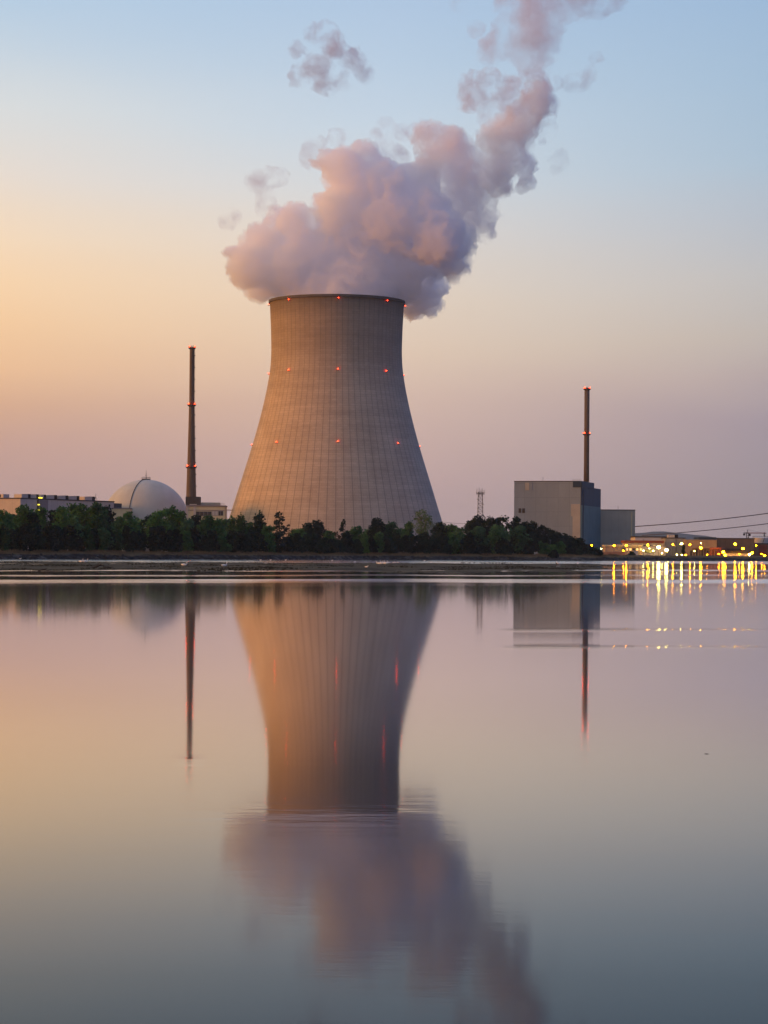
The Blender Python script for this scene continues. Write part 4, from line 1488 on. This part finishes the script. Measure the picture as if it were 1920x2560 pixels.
BACK = [
    (6, 1276, 62, 'b', 'bushy green tree in front of the warm lit end wall of the hall'),
    (34, 1284, 50, 'w', 'lower pale green tree under the warm end wall, beside the corner tree'),
    (57, 1262, 62, 'b', 'tallest of the trees at the corner of the long hall'),
    (82, 1278, 40, 'r', 'small dark tree just before the yellow stair lamps'),
    (108, 1267, 56, 'b', 'bushy tree directly below the grey stair panel of the hall'),
    (135, 1275, 46, 'r', 'dark tree filling the dip past the stair panel'),
    (157, 1264, 52, 'b', 'green tree under the middle roof vents of the hall'),
    (183, 1258, 60, 'b', 'broad green tree under the fifth and sixth roof vents'),
    (212, 1259, 62, 'b', 'broad bushy tree under the gap between the last roof vents'),
    (243, 1256, 62, 'b', 'highest bushy tree under the last roof vent of the hall'),
    (270, 1263, 46, 'r', 'dark round tree hiding the far corner of the hall'),
    (298, 1291, 44, 'w', 'low tree in front of the cream annex'),
    (323, 1276, 46, 'b', 'upright tree covering the lower edge of the dome by the annex'),
    (347, 1296, 46, 'w', 'low tree under the middle of the dome'),
    (376, 1286, 44, 'r', 'dark tree between the dome centre and the tall bushy pair'),
    (397, 1276, 56, 'b', 'bushy tree on the near slope of the bushy pair before the dome'),
    (426, 1266, 62, 'b', 'tallest bushy tree in front of the dome'),
    (450, 1276, 46, 'b', 'tree at the dome edge just before the chimney foot'),
    (472, 1295, 42, 'w', 'low tree under the chimney foot'),
    (491, 1287, 46, 'r', 'round tree before the window strip of the cream building'),
    (519, 1288, 54, 'b', 'bushy tree before the middle of the cream building'),
    (545, 1298, 46, 'b', 'low tree under the end of the cream building'),
    (568, 1296, 40, 'w', 'low tree in the gap between cream building and cooling tower'),
    (581, 1291, 30, 'b', 'small tree at the very edge of the cooling tower beside the cream building'),
    (601, 1284, 34, 'b', 'tree just inside the warm lit edge of the cooling tower'),
    (625, 1306, 40, 'b', 'low tree between the warm tower edge and the dense dark tree'),
    (649, 1279, 40, 'r', 'dense dark upright tree against the warm side of the tower'),
    (672, 1312, 38, 'b', 'low tree between the two upright trees on the warm tower side'),
    (697, 1278, 38, 'n', 'loose dark upright tree next to the dense dark one'),
    (720, 1310, 28, 'o', 'thin twiggy tree leaning beside the loose upright one'),
    (745, 1321, 44, 'b', 'low tree before the dark rounded pair on the tower'),
    (768, 1306, 36, 'r', 'smaller of the dark rounded pair before the tower'),
    (793, 1300, 46, 'r', 'larger of the dark rounded pair before the tower'),
    (822, 1327, 36, 'b', 'low tree past the dark rounded pair'),
    (840, 1328, 26, 'o', 'sparse brownish tree below the middle of the tower'),
    (859, 1300, 26, 'n', 'small lone tree poking up before the middle of the tower'),
    (893, 1318, 50, 'b', 'wide low tree past the lone small one on the tower'),
    (922, 1322, 36, 'w', 'low pale tree beside the big dark round one'),
    (941, 1294, 46, 'r', 'big dark round tree before the shaded half of the tower'),
    (976, 1304, 46, 'b', 'tree leaning on the big dark round one'),
    (1003, 1322, 36, 'w', 'low tree in the dip before the airy pale tree'),
    (1021, 1302, 36, 'b', 'bushy tree at the foot of the airy pale tree'),
    (1053, 1274, 70, 'a', 'tall airy pale green tree with see-through crown at the tower edge'),
    (1098, 1306, 48, 'r', 'dark tree at the shaded outer edge of the tower'),
    (1128, 1311, 42, 'b', 'tree just outside the shaded edge of the tower'),
    (1150, 1318, 36, 'w', 'low tree in front of the white gabled hut'),
    (1176, 1300, 44, 'r', 'dark tree between the white hut and the lattice mast'),
    (1200, 1289, 48, 'r', 'dark tree at the foot of the lattice mast'),
    (1226, 1291, 44, 'r', 'dark tree next to the mast on the reactor block side'),
    (1250, 1289, 42, 'r', 'dark tree midway between the mast and the reactor block'),
    (1267, 1285, 22, 'n', 'narrow pointed tree just before the reactor block edge'),
    (1290, 1290, 40, 'r', 'dark tree against the edge of the reactor block below its windows'),
    (1312, 1303, 38, 'r', 'dark tree just past the two windows of the reactor block'),
    (1332, 1303, 40, 'r', 'dark tree under the front wall of the reactor block'),
    (1352, 1312, 38, 'r', 'first of the stepped-down trees on the reactor block front'),
    (1374, 1322, 42, 'r', 'second of the stepped-down trees on the reactor block front'),
    (1394, 1333, 40, 'r', 'third of the stepped-down trees, above the lone lamp'),
    (1411, 1333, 24, 'n', 'narrow tree standing out of the stepped-down row'),
    (1428, 1341, 42, 'r', 'low dark tree near the reactor block corner'),
    (1448, 1347, 36, 'r', 'low dark tree under the reactor block corner'),
    (1463, 1361, 32, 'r', 'bush-like tree beyond the reactor block corner'),
    (1480, 1371, 34, 'b', 'small green bush-like tree lit by the white lamp'),
]


def tree_D(px):
    return float(shore_y(ground_at(px, waterline(px)).x)) + 34


for i, (px, top, w, kd, lab) in enumerate(BACK):
    dj = [18, 34, 26][i % 3]
    D = tree_D(px) - 34 + dj + 12
    nm = {'a': 'pale_tree', 'n': 'slender_tree', 'o': 'twiggy_tree', 'r': 'dark_tree', 'b': 'bushy_tree', 'w': 'willow_tree'}[kd]
    tree(px, top, w * (1.28 if kd in 'brw' else 1.1), D, kd, lab, 100 + i, name=nm)

# paler willows in front below the mast
for i, (px, top, w, lab) in enumerate(((1192, 1317, 62, 'broad pale willow on the shore below the lattice mast'),
                                       (1243, 1314, 66, 'broad pale willow on the shore midway between mast and reactor block'),
                                       (1298, 1315, 66, 'broad pale willow on the shore under the reactor block windows'),
                                       (186, 1290, 46, 'pale green willow standing out on the shore under the middle of the long hall'),
                                       (255, 1320, 60, 'grey green willow low on the shore under the far hall corner'))):
    tree(px, top, w, tree_D(px) - 14, 'w', lab, 300 + i, name='willow_tree')

# front row of bushes, indistinguishable from one another
rb_ = random.Random(5)
px = -60.0
i = 0
while px < 1500:
    top = np.interp(px, [-60, 250, 560, 800, 1100, 1300, 1400, 1450, 1500], [1312, 1316, 1330, 1338, 1340, 1338, 1362, 1372, 1380]) + rb_.uniform(-9, 12)
    w = rb_.uniform(38, 62) * (1 if px < 1340 else .7)
    tree(px, float(top), w, tree_D(px) - rb_.uniform(12, 17), rb_.choice('rrrbrr'), 'dark bush in the unbroken low front row along the far bank', 500 + i, cat='bush', skirt=True, name='bush',
         group='bushes in the front row', zb=2.3)
    px += w * rb_.uniform(.36, .5)
    i += 1
tree(1386, 1376, 30, tree_D(1386) - 28, 'r', 'dark rounded bush at the waterside by the lone lamp post', 801, cat='bush', skirt=True, name='bush', zb=1.2)
tree(1709, 1363, 10, 1330, 'r', 'small dark conifer before the tall grey hall', 802, name='conifer', group=None)
tree(1579, 1380, 20, 1306, 'r', 'round dark bush on the bank below the pale container', 803, cat='bush', skirt=True, name='bush', zb=2.3, group=None)
tree(1565, 1389, 26, 1302, 'r', 'low flat bush on the bank beside the round one', 804, cat='bush', skirt=True, name='bush', zb=1.8, group=None)

# grass on the bank: nobody could count it
n = 16000
gp = RNG.uniform(-120, 1560, n)
GV, ok = [], 0
V = np.zeros((n, 3, 3))
xs_ = np.array([ground_at(p_, waterline(p_)).x for p_ in np.linspace(-120, 1560, 300)])
gx_ = np.interp(gp, np.linspace(-120, 1560, 300), xs_)
t_ = RNG.uniform(8.5, 19, n)
z_ = np.interp(t_, [0, 11, 14.5, 17, 24], [0, 2.1, 2.45, 2.55, 2.5])
gy_ = shore_y(gx_) + t_
gh = RNG.uniform(.25, .85, n) * (.6 + .8 * (pnoise(gx_ / 7, gy_ / 7, 0 * gx_) > 0))
gw_ = RNG.uniform(.05, .14, n)
V[:, 0] = np.stack([gx_ - gw_, gy_, z_ - .2], -1)
V[:, 1] = np.stack([gx_ + gw_, gy_, z_ - .2], -1)
V[:, 2] = np.stack([gx_ + RNG.normal(0, .15, n), gy_ + RNG.normal(0, .15, n), z_ + gh], -1)
gr_ = np_mesh('grass', V.reshape(-1, 3), np.arange(3 * n).reshape(n, 3), [surf('dry_grass', srgb(112, 92, 66), .35, .2)])
tag(gr_, 'dry tan grass along the top of the far bank', 'grass', kind='stuff')

# stones of the bank
n = 1500
gp = RNG.uniform(-120, 1950, n)
rv, rf = [], []
pxl = np.linspace(-120, 1950, 400)
xs_ = np.array([ground_at(p_, waterline(p_)).x for p_ in pxl])
ico = bmesh.new()
bmesh.ops.create_icosphere(ico, subdivisions=1, radius=1)
iv = np.array([v_.co[:] for v_ in ico.verts])
if_ = np.array([[v_.index for v_ in f_.verts] for f_ in ico.faces])
ico.free()
for i in range(n):
    x_ = float(np.interp(gp[i], pxl, xs_))
    t_ = RNG.uniform(-.5, 7)
    s_ = RNG.uniform(.18, .55)
    z_ = float(np.interp(t_, [-5, 0, 1.5, 3.5, 7, 11], [-.3, .02, .5, .95, 1.55, 2.1]))
    jit = iv * (1 + .25 * RNG.normal(size=iv.shape)) * np.array([s_, s_, s_ * .7])
    rv.append(jit + np.array([x_, float(shore_y(x_)) + t_, z_]))
    rf.append(if_ + len(iv) * i)
rp = np_mesh('stones', np.concatenate(rv), np.concatenate(rf), [surf('riprap_stone', srgb(54, 52, 52), .4, .3, spec=.05)])
tag(rp, 'grey stones along the waterline of the far bank', 'stones', kind='stuff')


# ------------------------------------------------------------------ birds, driftwood
def bird_mesh(kind):
    mb = MB()
    if kind == 'swan':
        mb.tube([(-.62, 0, .32), (-.45, 0, .27), (-.15, 0, .22), (.2, 0, .22), (.42, 0, .26), (.55, 0, .34)], [.03, .14, .23, .22, .13, .07], 8)
        mb.tube([(.47, 0, .28), (.60, 0, .42), (.58, 0, .62), (.56, 0, .78), (.62, 0, .87), (.72, 0, .84)], [.10, .075, .055, .05, .065, .045], 7)
    else:
        mb.tube([(-.30, 0, .24), (-.18, 0, .21), (.02, 0, .19), (.16, 0, .22), (.24, 0, .30), (.27, 0, .36), (.33, 0, .37)], [.02, .075, .12, .10, .06, .065, .03], 7)
    return mb


birds = {}


def bird(kind, white, px, py, label, flip=False, group=None, z=None):
    q = ground_at(px, py)
    key = (kind, white)
    if key not in birds:
        nm = {'swan': 'swan', 'gull': 'gull' if white else 'duck'}[kind]
        o = bird_mesh(kind).build(nm, M['bird_white'] if white else M['bird_dark'], smooth=True)
        bk = MB()
        if kind == 'swan':
            bk.tube([(.72, 0, .84), (.84, 0, .79)], [.035, .012], 5)
        else:
            bk.tube([(.33, 0, .37), (.42, 0, .35)], [.022, .006], 5)
        bk.build('beak', M['beak'], o)
        birds[key] = o
    else:
        o = copy_tree(birds[key])
    s_ = 1.0 if kind == 'swan' else 1.15
    o.scale = (s_,) * 3
    o.location = (q.x, q.y, z if z is not None else -.03)
    o.rotation_euler = (0, 0, (math.pi if flip else 0) + random.uniform(-.5, .5))
    tag(o, label, 'bird', group)
    return o


def mud_top(px, py):
    i_ = int(np.clip((px + 140) / 3.0, 0, len(pxs) - 1))
    j_ = int(np.clip((py - 1405) / .25, 0, len(pys) - 1))
    return max(-.03, float(hgt[i_, j_]) - .02)


for i, (bx, by) in enumerate(((946.5, 1410.6), (951.5, 1411.0), (956.5, 1410.4), (963, 1411.2), (967, 1410.2))):
    bird('swan', True, bx, by, 'white swan in the tight group resting on the mudflat before the tower', i % 2 == 0, 'group of white swans', mud_top(bx, by))
for i, (bx, by) in enumerate(((973.5, 1408.3), (983, 1408.0), (988, 1407.7), (994, 1408.0))):
    bird('gull', True, bx, by, 'white gull in the loose line beside the group of swans', i % 2 == 0, 'gulls beside the swans', mud_top(bx, by))
for bx, by, lab in ((651, 1401.5, 'white gull afloat below the dense dark upright tree'), (676, 1401.3, 'white gull afloat between the two upright trees'), (714, 1401.5, 'white gull afloat below the thin twiggy tree'),
                    (830, 1402.6, 'white gull afloat below the sparse brownish tree'), (887, 1406.5, 'white gull standing at the edge of the mud before the tower'),
                    (916, 1422, 'lone white gull on the lower mud bar before the tower'), (1061, 1402.8, 'white gull afloat below the airy pale tree'), (1077, 1407.5, 'white gull on the mud edge past the airy pale tree'),
                    (1444.5, 1411, 'lone white gull in the bright water below the reactor block corner'), (51, 1398.6, 'white gull at the waterline below the hall corner')):
    bird('gull', True, bx, by, lab, group=None, z=mud_top(bx, by))
for bx, by, lab in ((460, 1416, 'white swan alone on the mudflat before the chimney'), (560, 1416.3, 'white swan alone on the mudflat before the cream building'),
                    (202, 1407, 'pale swan on the far mud bar before the hall, nearer the chimney'), (213, 1407.2, 'pale swan on the far mud bar before the hall, nearer the driftwood snag')):
    bird('swan', True, bx, by, lab, z=mud_top(bx, by))
for bx, by in ((1155, 1408.5), (1159.5, 1408.6), (1174, 1408.8), (1185, 1409), (1205, 1409.2), (1212, 1409.4), (1225, 1409.3), (1232, 1409.8), (1240, 1409.5), (1248, 1409.8), (1256, 1409.4), (1262, 1409.9)):
    bird('gull', False, bx, by, 'dark duck in the scattered flock along the mud edge below the willows', random.random() < .5, 'flock of dark ducks', mud_top(bx, by))
bird('swan', False, 1393, 1410, 'dark goose standing on the mud edge below the lone lamp post', z=mud_top(1393, 1410))
bird('swan', True, 1397, 1411, 'pale swan beside the dark goose below the lone lamp post', True, z=mud_top(1397, 1411))

# driftwood snag and stick on the mud bar before the dome
q = ground_at(250, 1419.5)
z_ = mud_top(250, 1419.5)
dw = MB()
dw.tube([(q.x - 1.4, q.y, z_), (q.x - .5, q.y, z_ + .25), (q.x + .1, q.y, z_ + .55), (q.x + .25, q.y, z_ + .95)], [.16, .14, .10, .04], 6)
dw.tube([(q.x - .2, q.y, z_ + .4), (q.x + .5, q.y, z_ + .5), (q.x + .8, q.y, z_ + .35)], [.09, .06, .03], 5)
dw.tube([(q.x - .6, q.y, z_ + .2), (q.x - .3, q.y, z_ + .75), (q.x + .05, q.y, z_ + 1.15)], [.08, .06, .02], 5)
dw.tube([(q.x + .6, q.y, z_), (q.x + 1.6, q.y, z_ + .12), (q.x + 2.6, q.y, z_ + .05)], [.1, .09, .04], 5)
tag(dw.build('driftwood', M['driftwood']), 'dark forked driftwood snag lying on the mud bar before the dome', 'driftwood')
q = ground_at(264, 1407)
dw = MB()
dw.tube([(q.x, q.y, -.2), (q.x + .1, q.y, .9), (q.x + .35, q.y, 1.75)], [.07, .05, .03], 5)
dw.tube([(q.x + .1, q.y, .9), (q.x - .25, q.y, 1.4)], [.04, .02], 4)
tag(dw.build('branch', M['driftwood']), 'thin bare branch sticking upright out of the shallows near the snag', 'branch')
q = ground_at(110, 1428)
dw = MB()
dw.tube([(q.x - .9, q.y, .02), (q.x - .2, q.y, .22), (q.x + .3, q.y, .34), (q.x + .5, q.y, .5)], [.12, .11, .07, .02], 6)
dw.tube([(q.x - .3, q.y, .2), (q.x + .6, q.y, .1), (q.x + 1.1, q.y, .06)], [.07, .05, .02], 5)
tag(dw.build('driftwood', M['driftwood']), 'small reddish driftwood lump in the dark water before the hall', 'driftwood')


q = ground_at(1766, 1885)
tag(MB().tube([(q.x - .03, q.y, .002), (q.x, q.y + .01, .005), (q.x + .035, q.y - .01, .002)], [.0025, .0035, .002], 5).tube([(q.x, q.y, .004), (q.x + .012, q.y, .012)], [.002, .001], 4).build('floating_twig', M['driftwood']),
    'tiny dark twig floating alone on the open water', 'twig')

# ------------------------------------------------------------------ steam
def surface_nets(Fv, org, h):
    """naive surface nets of the field Fv > 0 on a regular grid"""
    ins = Fv > 0
    nx_, ny_, nz_ = Fv.shape
    cell = np.zeros((nx_ - 1, ny_ - 1, nz_ - 1), bool)
    cnt = np.zeros(cell.shape, np.int8)
    corners = [(a, b_, c_) for a in (0, 1) for b_ in (0, 1) for c_ in (0, 1)]
    sl = lambda a, n_: slice(a, n_ - 1 + a)
    for a, b_, c_ in corners:
        cnt += ins[sl(a, nx_), sl(b_, ny_), sl(c_, nz_)]
    cell = (cnt > 0) & (cnt < 8)
    idx = np.argwhere(cell)
    ids = np.full(cell.shape, -1, np.int32)
    ids[cell] = np.arange(len(idx))
    acc = np.zeros((len(idx), 3))
    num = np.zeros(len(idx))
    i0, j0, k0 = idx.T
    for a in corners:
        for d in range(3):
            if a[d] == 1:
                continue
            b_ = list(a)
            b_[d] = 1
            f0 = Fv[i0 + a[0], j0 + a[1], k0 + a[2]]
            f1 = Fv[i0 + b_[0], j0 + b_[1], k0 + b_[2]]
            m = (f0 > 0) != (f1 > 0)
            t = np.where(m, f0 / np.where(m, f0 - f1, 1), 0)
            pnt = np.repeat(np.array([a], float), len(idx), 0)
            pnt[:, d] += t
            acc[m] += pnt[m]
            num[m] += 1
    V = org + h * (idx + acc / num[:, None])
    quads = []
    for d in range(3):
        e1, e2 = [(1, 2), (2, 0), (0, 1)][d]
        s0 = [slice(None)] * 3
        s1 = [slice(None)] * 3
        s0[d] = slice(0, -1)
        s1[d] = slice(1, None)
        A, B = ins[tuple(s0)], ins[tuple(s1)]
        for sign in (0, 1):
            m = (A & ~B) if sign == 0 else (~A & B)
            e = np.argwhere(m)
            e = e[(e[:, e1] > 0) & (e[:, e2] > 0) & (e[:, e1] < Fv.shape[e1] - 1) & (e[:, e2] < Fv.shape[e2] - 1)]
            qs = []
            for o1, o2 in ((0, 0), (1, 0), (1, 1), (0, 1)):
                c_ = e.copy()
                c_[:, e1] -= o1
                c_[:, e2] -= o2
                qs.append(ids[c_[:, 0], c_[:, 1], c_[:, 2]])
            q_ = np.stack(qs, -1)
            if sign == 1:
                q_ = q_[:, ::-1]
            quads.append(q_)
    return V, np.concatenate(quads)


ZS = 1.626


def steam_mat(name, dens, noise=None, col=(.968, .970, .992)):
    m = bpy.data.materials.new(name)
    m.use_nodes = True
    nt = m.node_tree
    nt.nodes.clear()
    out = N(nt, 'ShaderNodeOutputMaterial')
    pv = N(nt, 'ShaderNodeVolumePrincipled')
    pv.inputs['Color'].default_value = (*col, 1)
    pv.inputs['Anisotropy'].default_value = .15
    pv.inputs['Density'].default_value = dens
    if noise:
        sc_, lo, hi = noise
        tc = N(nt, 'ShaderNodeTexCoord')
        no = N(nt, 'ShaderNodeTexNoise')
        no.inputs['Scale'].default_value = sc_
        no.inputs['Detail'].default_value = 4
        no.inputs['Roughness'].default_value = .62
        no.inputs['Distortion'].default_value = .15
        L(nt, tc.outputs['Object'], no.inputs['Vector'])
        mr = N(nt, 'ShaderNodeMapRange', interpolation_type='SMOOTHSTEP')
        mr.inputs['From Min'].default_value = lo
        mr.inputs['From Max'].default_value = hi
        mr.inputs['To Max'].default_value = dens
        L(nt, no.outputs['Fac'], mr.inputs['Value'])
        L(nt, mr.outputs[0], pv.inputs['Density'])
    L(nt, pv.outputs[0], out.inputs['Volume'])
    # the steam's outer limit is fully clear
    rgb = N(nt, 'ShaderNodeRGB')
    rgb.outputs[0].default_value = (1, 1, 1, 1)
    tb = N(nt, 'ShaderNodeBsdfTransparent')
    L(nt, rgb.outputs[0], tb.inputs['Color'])
    L(nt, tb.outputs[0], out.inputs['Surface'])
    return m


def steam_part(name, blobs, mat, vox, amps, parent, org0, k=3.0, grow=0.0):
    """blobs: (x, y, r, depth offset) in the plume drawing's units -> displaced union of lobes"""
    P, Rr = [], []
    for bl in blobs:
        x, y, r = bl[:3]
        off = bl[3] if len(bl) > 3 else random.uniform(-10, 10)
        q = at(540 + x / ZS, y / ZS, TD + off)
        P.append((q.x, q.y, q.z))
        Rr.append(r / ZS * TD / F)
    P = np.array(P)
    Rr = np.array(Rr) + grow
    pad = max(Rr.min() * .5, 6) + sum(a for a, _ in amps)
    lo = (P - Rr[:, None]).min(0) - pad
    hi = (P + Rr[:, None]).max(0) + pad
    n = np.ceil((hi - lo) / vox).astype(int) + 1
    G = np.stack(np.meshgrid(*[lo[i] + vox * np.arange(n[i]) for i in range(3)], indexing='ij'), -1)
    acc = np.zeros(tuple(n))
    for c_, r_ in zip(P, Rr):
        d = r_ - np.sqrt(((G - c_) ** 2).sum(-1))
        acc += np.exp(np.clip(d / k, -40, 40))
    S = k * np.log(acc + 1e-18)
    am = sum(a for a, _ in amps) * 1.3
    near = np.abs(S) < am + 1.5 * vox
    pts = G[near]
    dsp = np.zeros(len(pts))
    for i, (a, s_) in enumerate(amps):
        dsp += a * fbm(pts[:, 0] / s_ + 31 * i, pts[:, 1] / s_, pts[:, 2] / s_, 2, billow=(i > 0))
    S[near] += dsp
    V, Q = surface_nets(S, lo, vox)
    V = V - np.array(org0)
    o = np_mesh(name, V, Q, [mat], parent, smooth=True)
    return o


plume_org = (TX, TD, TZ_TOP)
BODY = [(130, 1090, 80), (95, 1030, 52), (205, 1010, 100), (300, 1090, 125), (325, 905, 72), (420, 1080, 145), (520, 1000, 140), (560, 1120, 130), (640, 900, 140), (570, 770, 105), (520, 690, 80),
        (440, 655, 40), (610, 640, 55), (680, 760, 100), (800, 760, 95), (720, 900, 130), (840, 870, 110), (900, 960, 115), (970, 975, 75), (960, 1065, 58), (860, 1040, 115, 25), (800, 1170, 110, 45),
        (860, 1180, 75, 50), (860, 1230, 58, 55), (800, 1270, 38, 62), (700, 1120, 125, 20), (195, 1150, 70), (380, 1160, 110, 0), (500, 1190, 150, 0), (600, 1170, 120, 0), (240, 900, 45), (480, 860, 90),
        (850, 700, 45), (500, 1300, 190, 0)]
UPPER = [(930, 600, 92, 10), (865, 575, 62, 12), (1000, 640, 78, 12), (985, 740, 98, 10), (1040, 800, 84, 12), (1075, 880, 66, 14), (1120, 720, 86, 18), (1180, 640, 88, 20), (1205, 560, 78, 22), (1245, 490, 66, 24),
         (1285, 425, 62, 25), (1310, 375, 50, 26), (1235, 660, 52, 24), (1250, 740, 26, 26), (1130, 560, 62, 20), (1090, 920, 42, 14)]
HOOK = [(1055, 345, 34, 26), (1030, 400, 26, 26), (1105, 330, 36, 26), (1150, 380, 34, 26), (1210, 375, 44, 26), (1090, 425, 26, 26), (1180, 440, 36, 26), (1300, 330, 34, 27), (1340, 440, 30, 27), (1330, 540, 24, 27)]
TOPW = [(1275, 250, 32, 28), (1285, 200, 44, 28), (1240, 160, 44, 28), (1185, 165, 36, 28), (1125, 190, 26, 28), (1345, 185, 32, 28), (1265, 90, 58, 29), (1330, 30, 62, 30), (1420, 0, 60, 30), (1500, -10, 52, 30),
        (1580, -20, 44, 30), (1225, 20, 44, 29), (1200, 100, 34, 29), (1390, 90, 26, 29), (1300, -60, 80, 30), (1450, -80, 80, 30)]
WISP = [(155, 740, 24, 4), (200, 728, 26, 4), (255, 718, 24, 4), (195, 785, 20, 4), (205, 838, 26, 4), (390, 600, 20, 2), (378, 650, 22, 2), (490, 558, 22, 2), (415, 590, 18, 2), (60, 885, 18, 2), (40, 905, 14, 2),
        (690, 620, 40, 6), (740, 640, 34, 6), (650, 560, 18, 4), (760, 540, 20, 6), (430, 830, 30, 4)]
FAINT = [(1392, 640, 18, 28), (1384, 680, 14, 28), (1402, 655, 12, 28), (1480, 330, 24, 30), (1440, 335, 18, 30), (1520, 300, 16, 30), (1545, 235, 14, 30), (830, 540, 36, 8), (700, 520, 24, 6), (985, 20, 18, 20), (1060, 120, 22, 20), (1120, 480, 36, 24), (1370, 330, 22, 28)]
VEIL = [(x, y, r, *rest) for (x, y, r, *rest) in BODY if r > 50] + [(x, y, r, *rest) for (x, y, r, *rest) in UPPER if r > 50]

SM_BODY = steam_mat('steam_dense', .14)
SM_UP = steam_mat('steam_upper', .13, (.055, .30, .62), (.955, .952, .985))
SM_HOOK = steam_mat('steam_torn', .10, (.075, .40, .70), (.84, .81, .91))  # this and the thinner steam below: shade put into a darker colour
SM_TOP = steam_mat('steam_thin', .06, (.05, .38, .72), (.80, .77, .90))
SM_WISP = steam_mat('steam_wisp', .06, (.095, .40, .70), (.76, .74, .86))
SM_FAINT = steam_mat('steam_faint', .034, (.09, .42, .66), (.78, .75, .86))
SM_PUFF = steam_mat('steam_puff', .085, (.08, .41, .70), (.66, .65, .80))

plume = empty('steam_plume', plume_org, 'billowing pink grey steam plume pouring out of the cooling tower mouth', 'steam')
random.seed(21)
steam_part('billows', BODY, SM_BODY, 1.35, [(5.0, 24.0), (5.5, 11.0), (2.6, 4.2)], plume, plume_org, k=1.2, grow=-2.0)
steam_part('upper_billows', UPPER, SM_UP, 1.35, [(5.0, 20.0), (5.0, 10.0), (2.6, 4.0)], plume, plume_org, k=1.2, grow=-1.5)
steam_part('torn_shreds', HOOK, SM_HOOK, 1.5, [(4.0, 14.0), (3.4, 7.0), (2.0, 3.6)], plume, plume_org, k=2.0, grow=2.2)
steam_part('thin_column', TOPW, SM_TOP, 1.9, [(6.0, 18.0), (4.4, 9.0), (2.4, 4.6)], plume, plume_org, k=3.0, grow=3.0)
def clusters(bl):
    left_, out_ = list(bl), []
    while left_:
        grp = [left_.pop()]
        grown = True
        while grown:
            grown = False
            for b_ in list(left_):
                if any(math.hypot(b_[0] - q[0], b_[1] - q[1]) < (b_[2] + q[2]) * 1.35 for q in grp):
                    grp.append(b_)
                    left_.remove(b_)
                    grown = True
        out_.append(grp)
    return out_


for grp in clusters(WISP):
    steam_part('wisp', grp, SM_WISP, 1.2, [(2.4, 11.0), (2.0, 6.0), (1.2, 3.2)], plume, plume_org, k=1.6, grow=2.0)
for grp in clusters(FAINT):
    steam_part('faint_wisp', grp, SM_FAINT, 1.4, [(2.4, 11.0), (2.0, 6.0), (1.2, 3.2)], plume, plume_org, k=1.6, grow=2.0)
PUFF = [(450, 125, 26), (470, 165, 32), (485, 195, 26), (410, 262, 36), (440, 272, 24), (375, 300, 20), (335, 312, 24), (560, 245, 36), (590, 290, 22), (610, 300, 16), (470, 345, 22), (430, 345, 18), (530, 235, 22), (395, 140, 20),
        (330, 200, 22), (500, 330, 20)]
pf_c = at(540 + 460 / ZS, 230 / ZS, TD)
puff = empty('steam_puff', pf_c, 'small torn grey steam cloud drifting alone high above the tower', 'steam')
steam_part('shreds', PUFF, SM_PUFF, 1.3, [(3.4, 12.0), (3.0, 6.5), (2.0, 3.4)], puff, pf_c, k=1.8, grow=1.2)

# ------------------------------------------------------------------ haze
if HAZE:
    mh = bpy.data.materials.new('evening_haze')
    mh.use_nodes = True
    nt = mh.node_tree
    nt.nodes.clear()
    out = N(nt, 'ShaderNodeOutputMaterial')
    pv = N(nt, 'ShaderNodeVolumePrincipled')
    pv.inputs['Color'].default_value = (.82, .86, .92, 1)
    pv.inputs['Density'].default_value = 2.6e-5
    pv.inputs['Anisotropy'].default_value = .2
    L(nt, pv.outputs[0], out.inputs['Volume'])
    hb = MB().box(-23000, 23000, -3500, 24000, -6.0, 420.0).build('haze', mh)
    tag(hb, 'thin even evening haze over the lake and plant', 'haze', kind='stuff')

# ------------------------------------------------------------------ render settings
SC.render.engine = 'CYCLES'
cy = SC.cycles
cy.use_denoising = True
cy.max_bounces = 30
cy.diffuse_bounces = 2
cy.glossy_bounces = 3
cy.transmission_bounces = 2
cy.volume_bounces = 28
cy.transparent_max_bounces = 64
cy.sample_clamp_indirect = 8.0
cy.sample_clamp_direct = 0.0
cy.volume_step_rate = 1.0
cy.volume_max_steps = 256
cy.caustics_reflective = False
cy.caustics_refractive = False
vs = SC.view_settings
vs.view_transform = 'Standard'
vs.look = 'None'
vs.exposure = 0.0
vs.gamma = 1.0
vs.use_curve_mapping = False
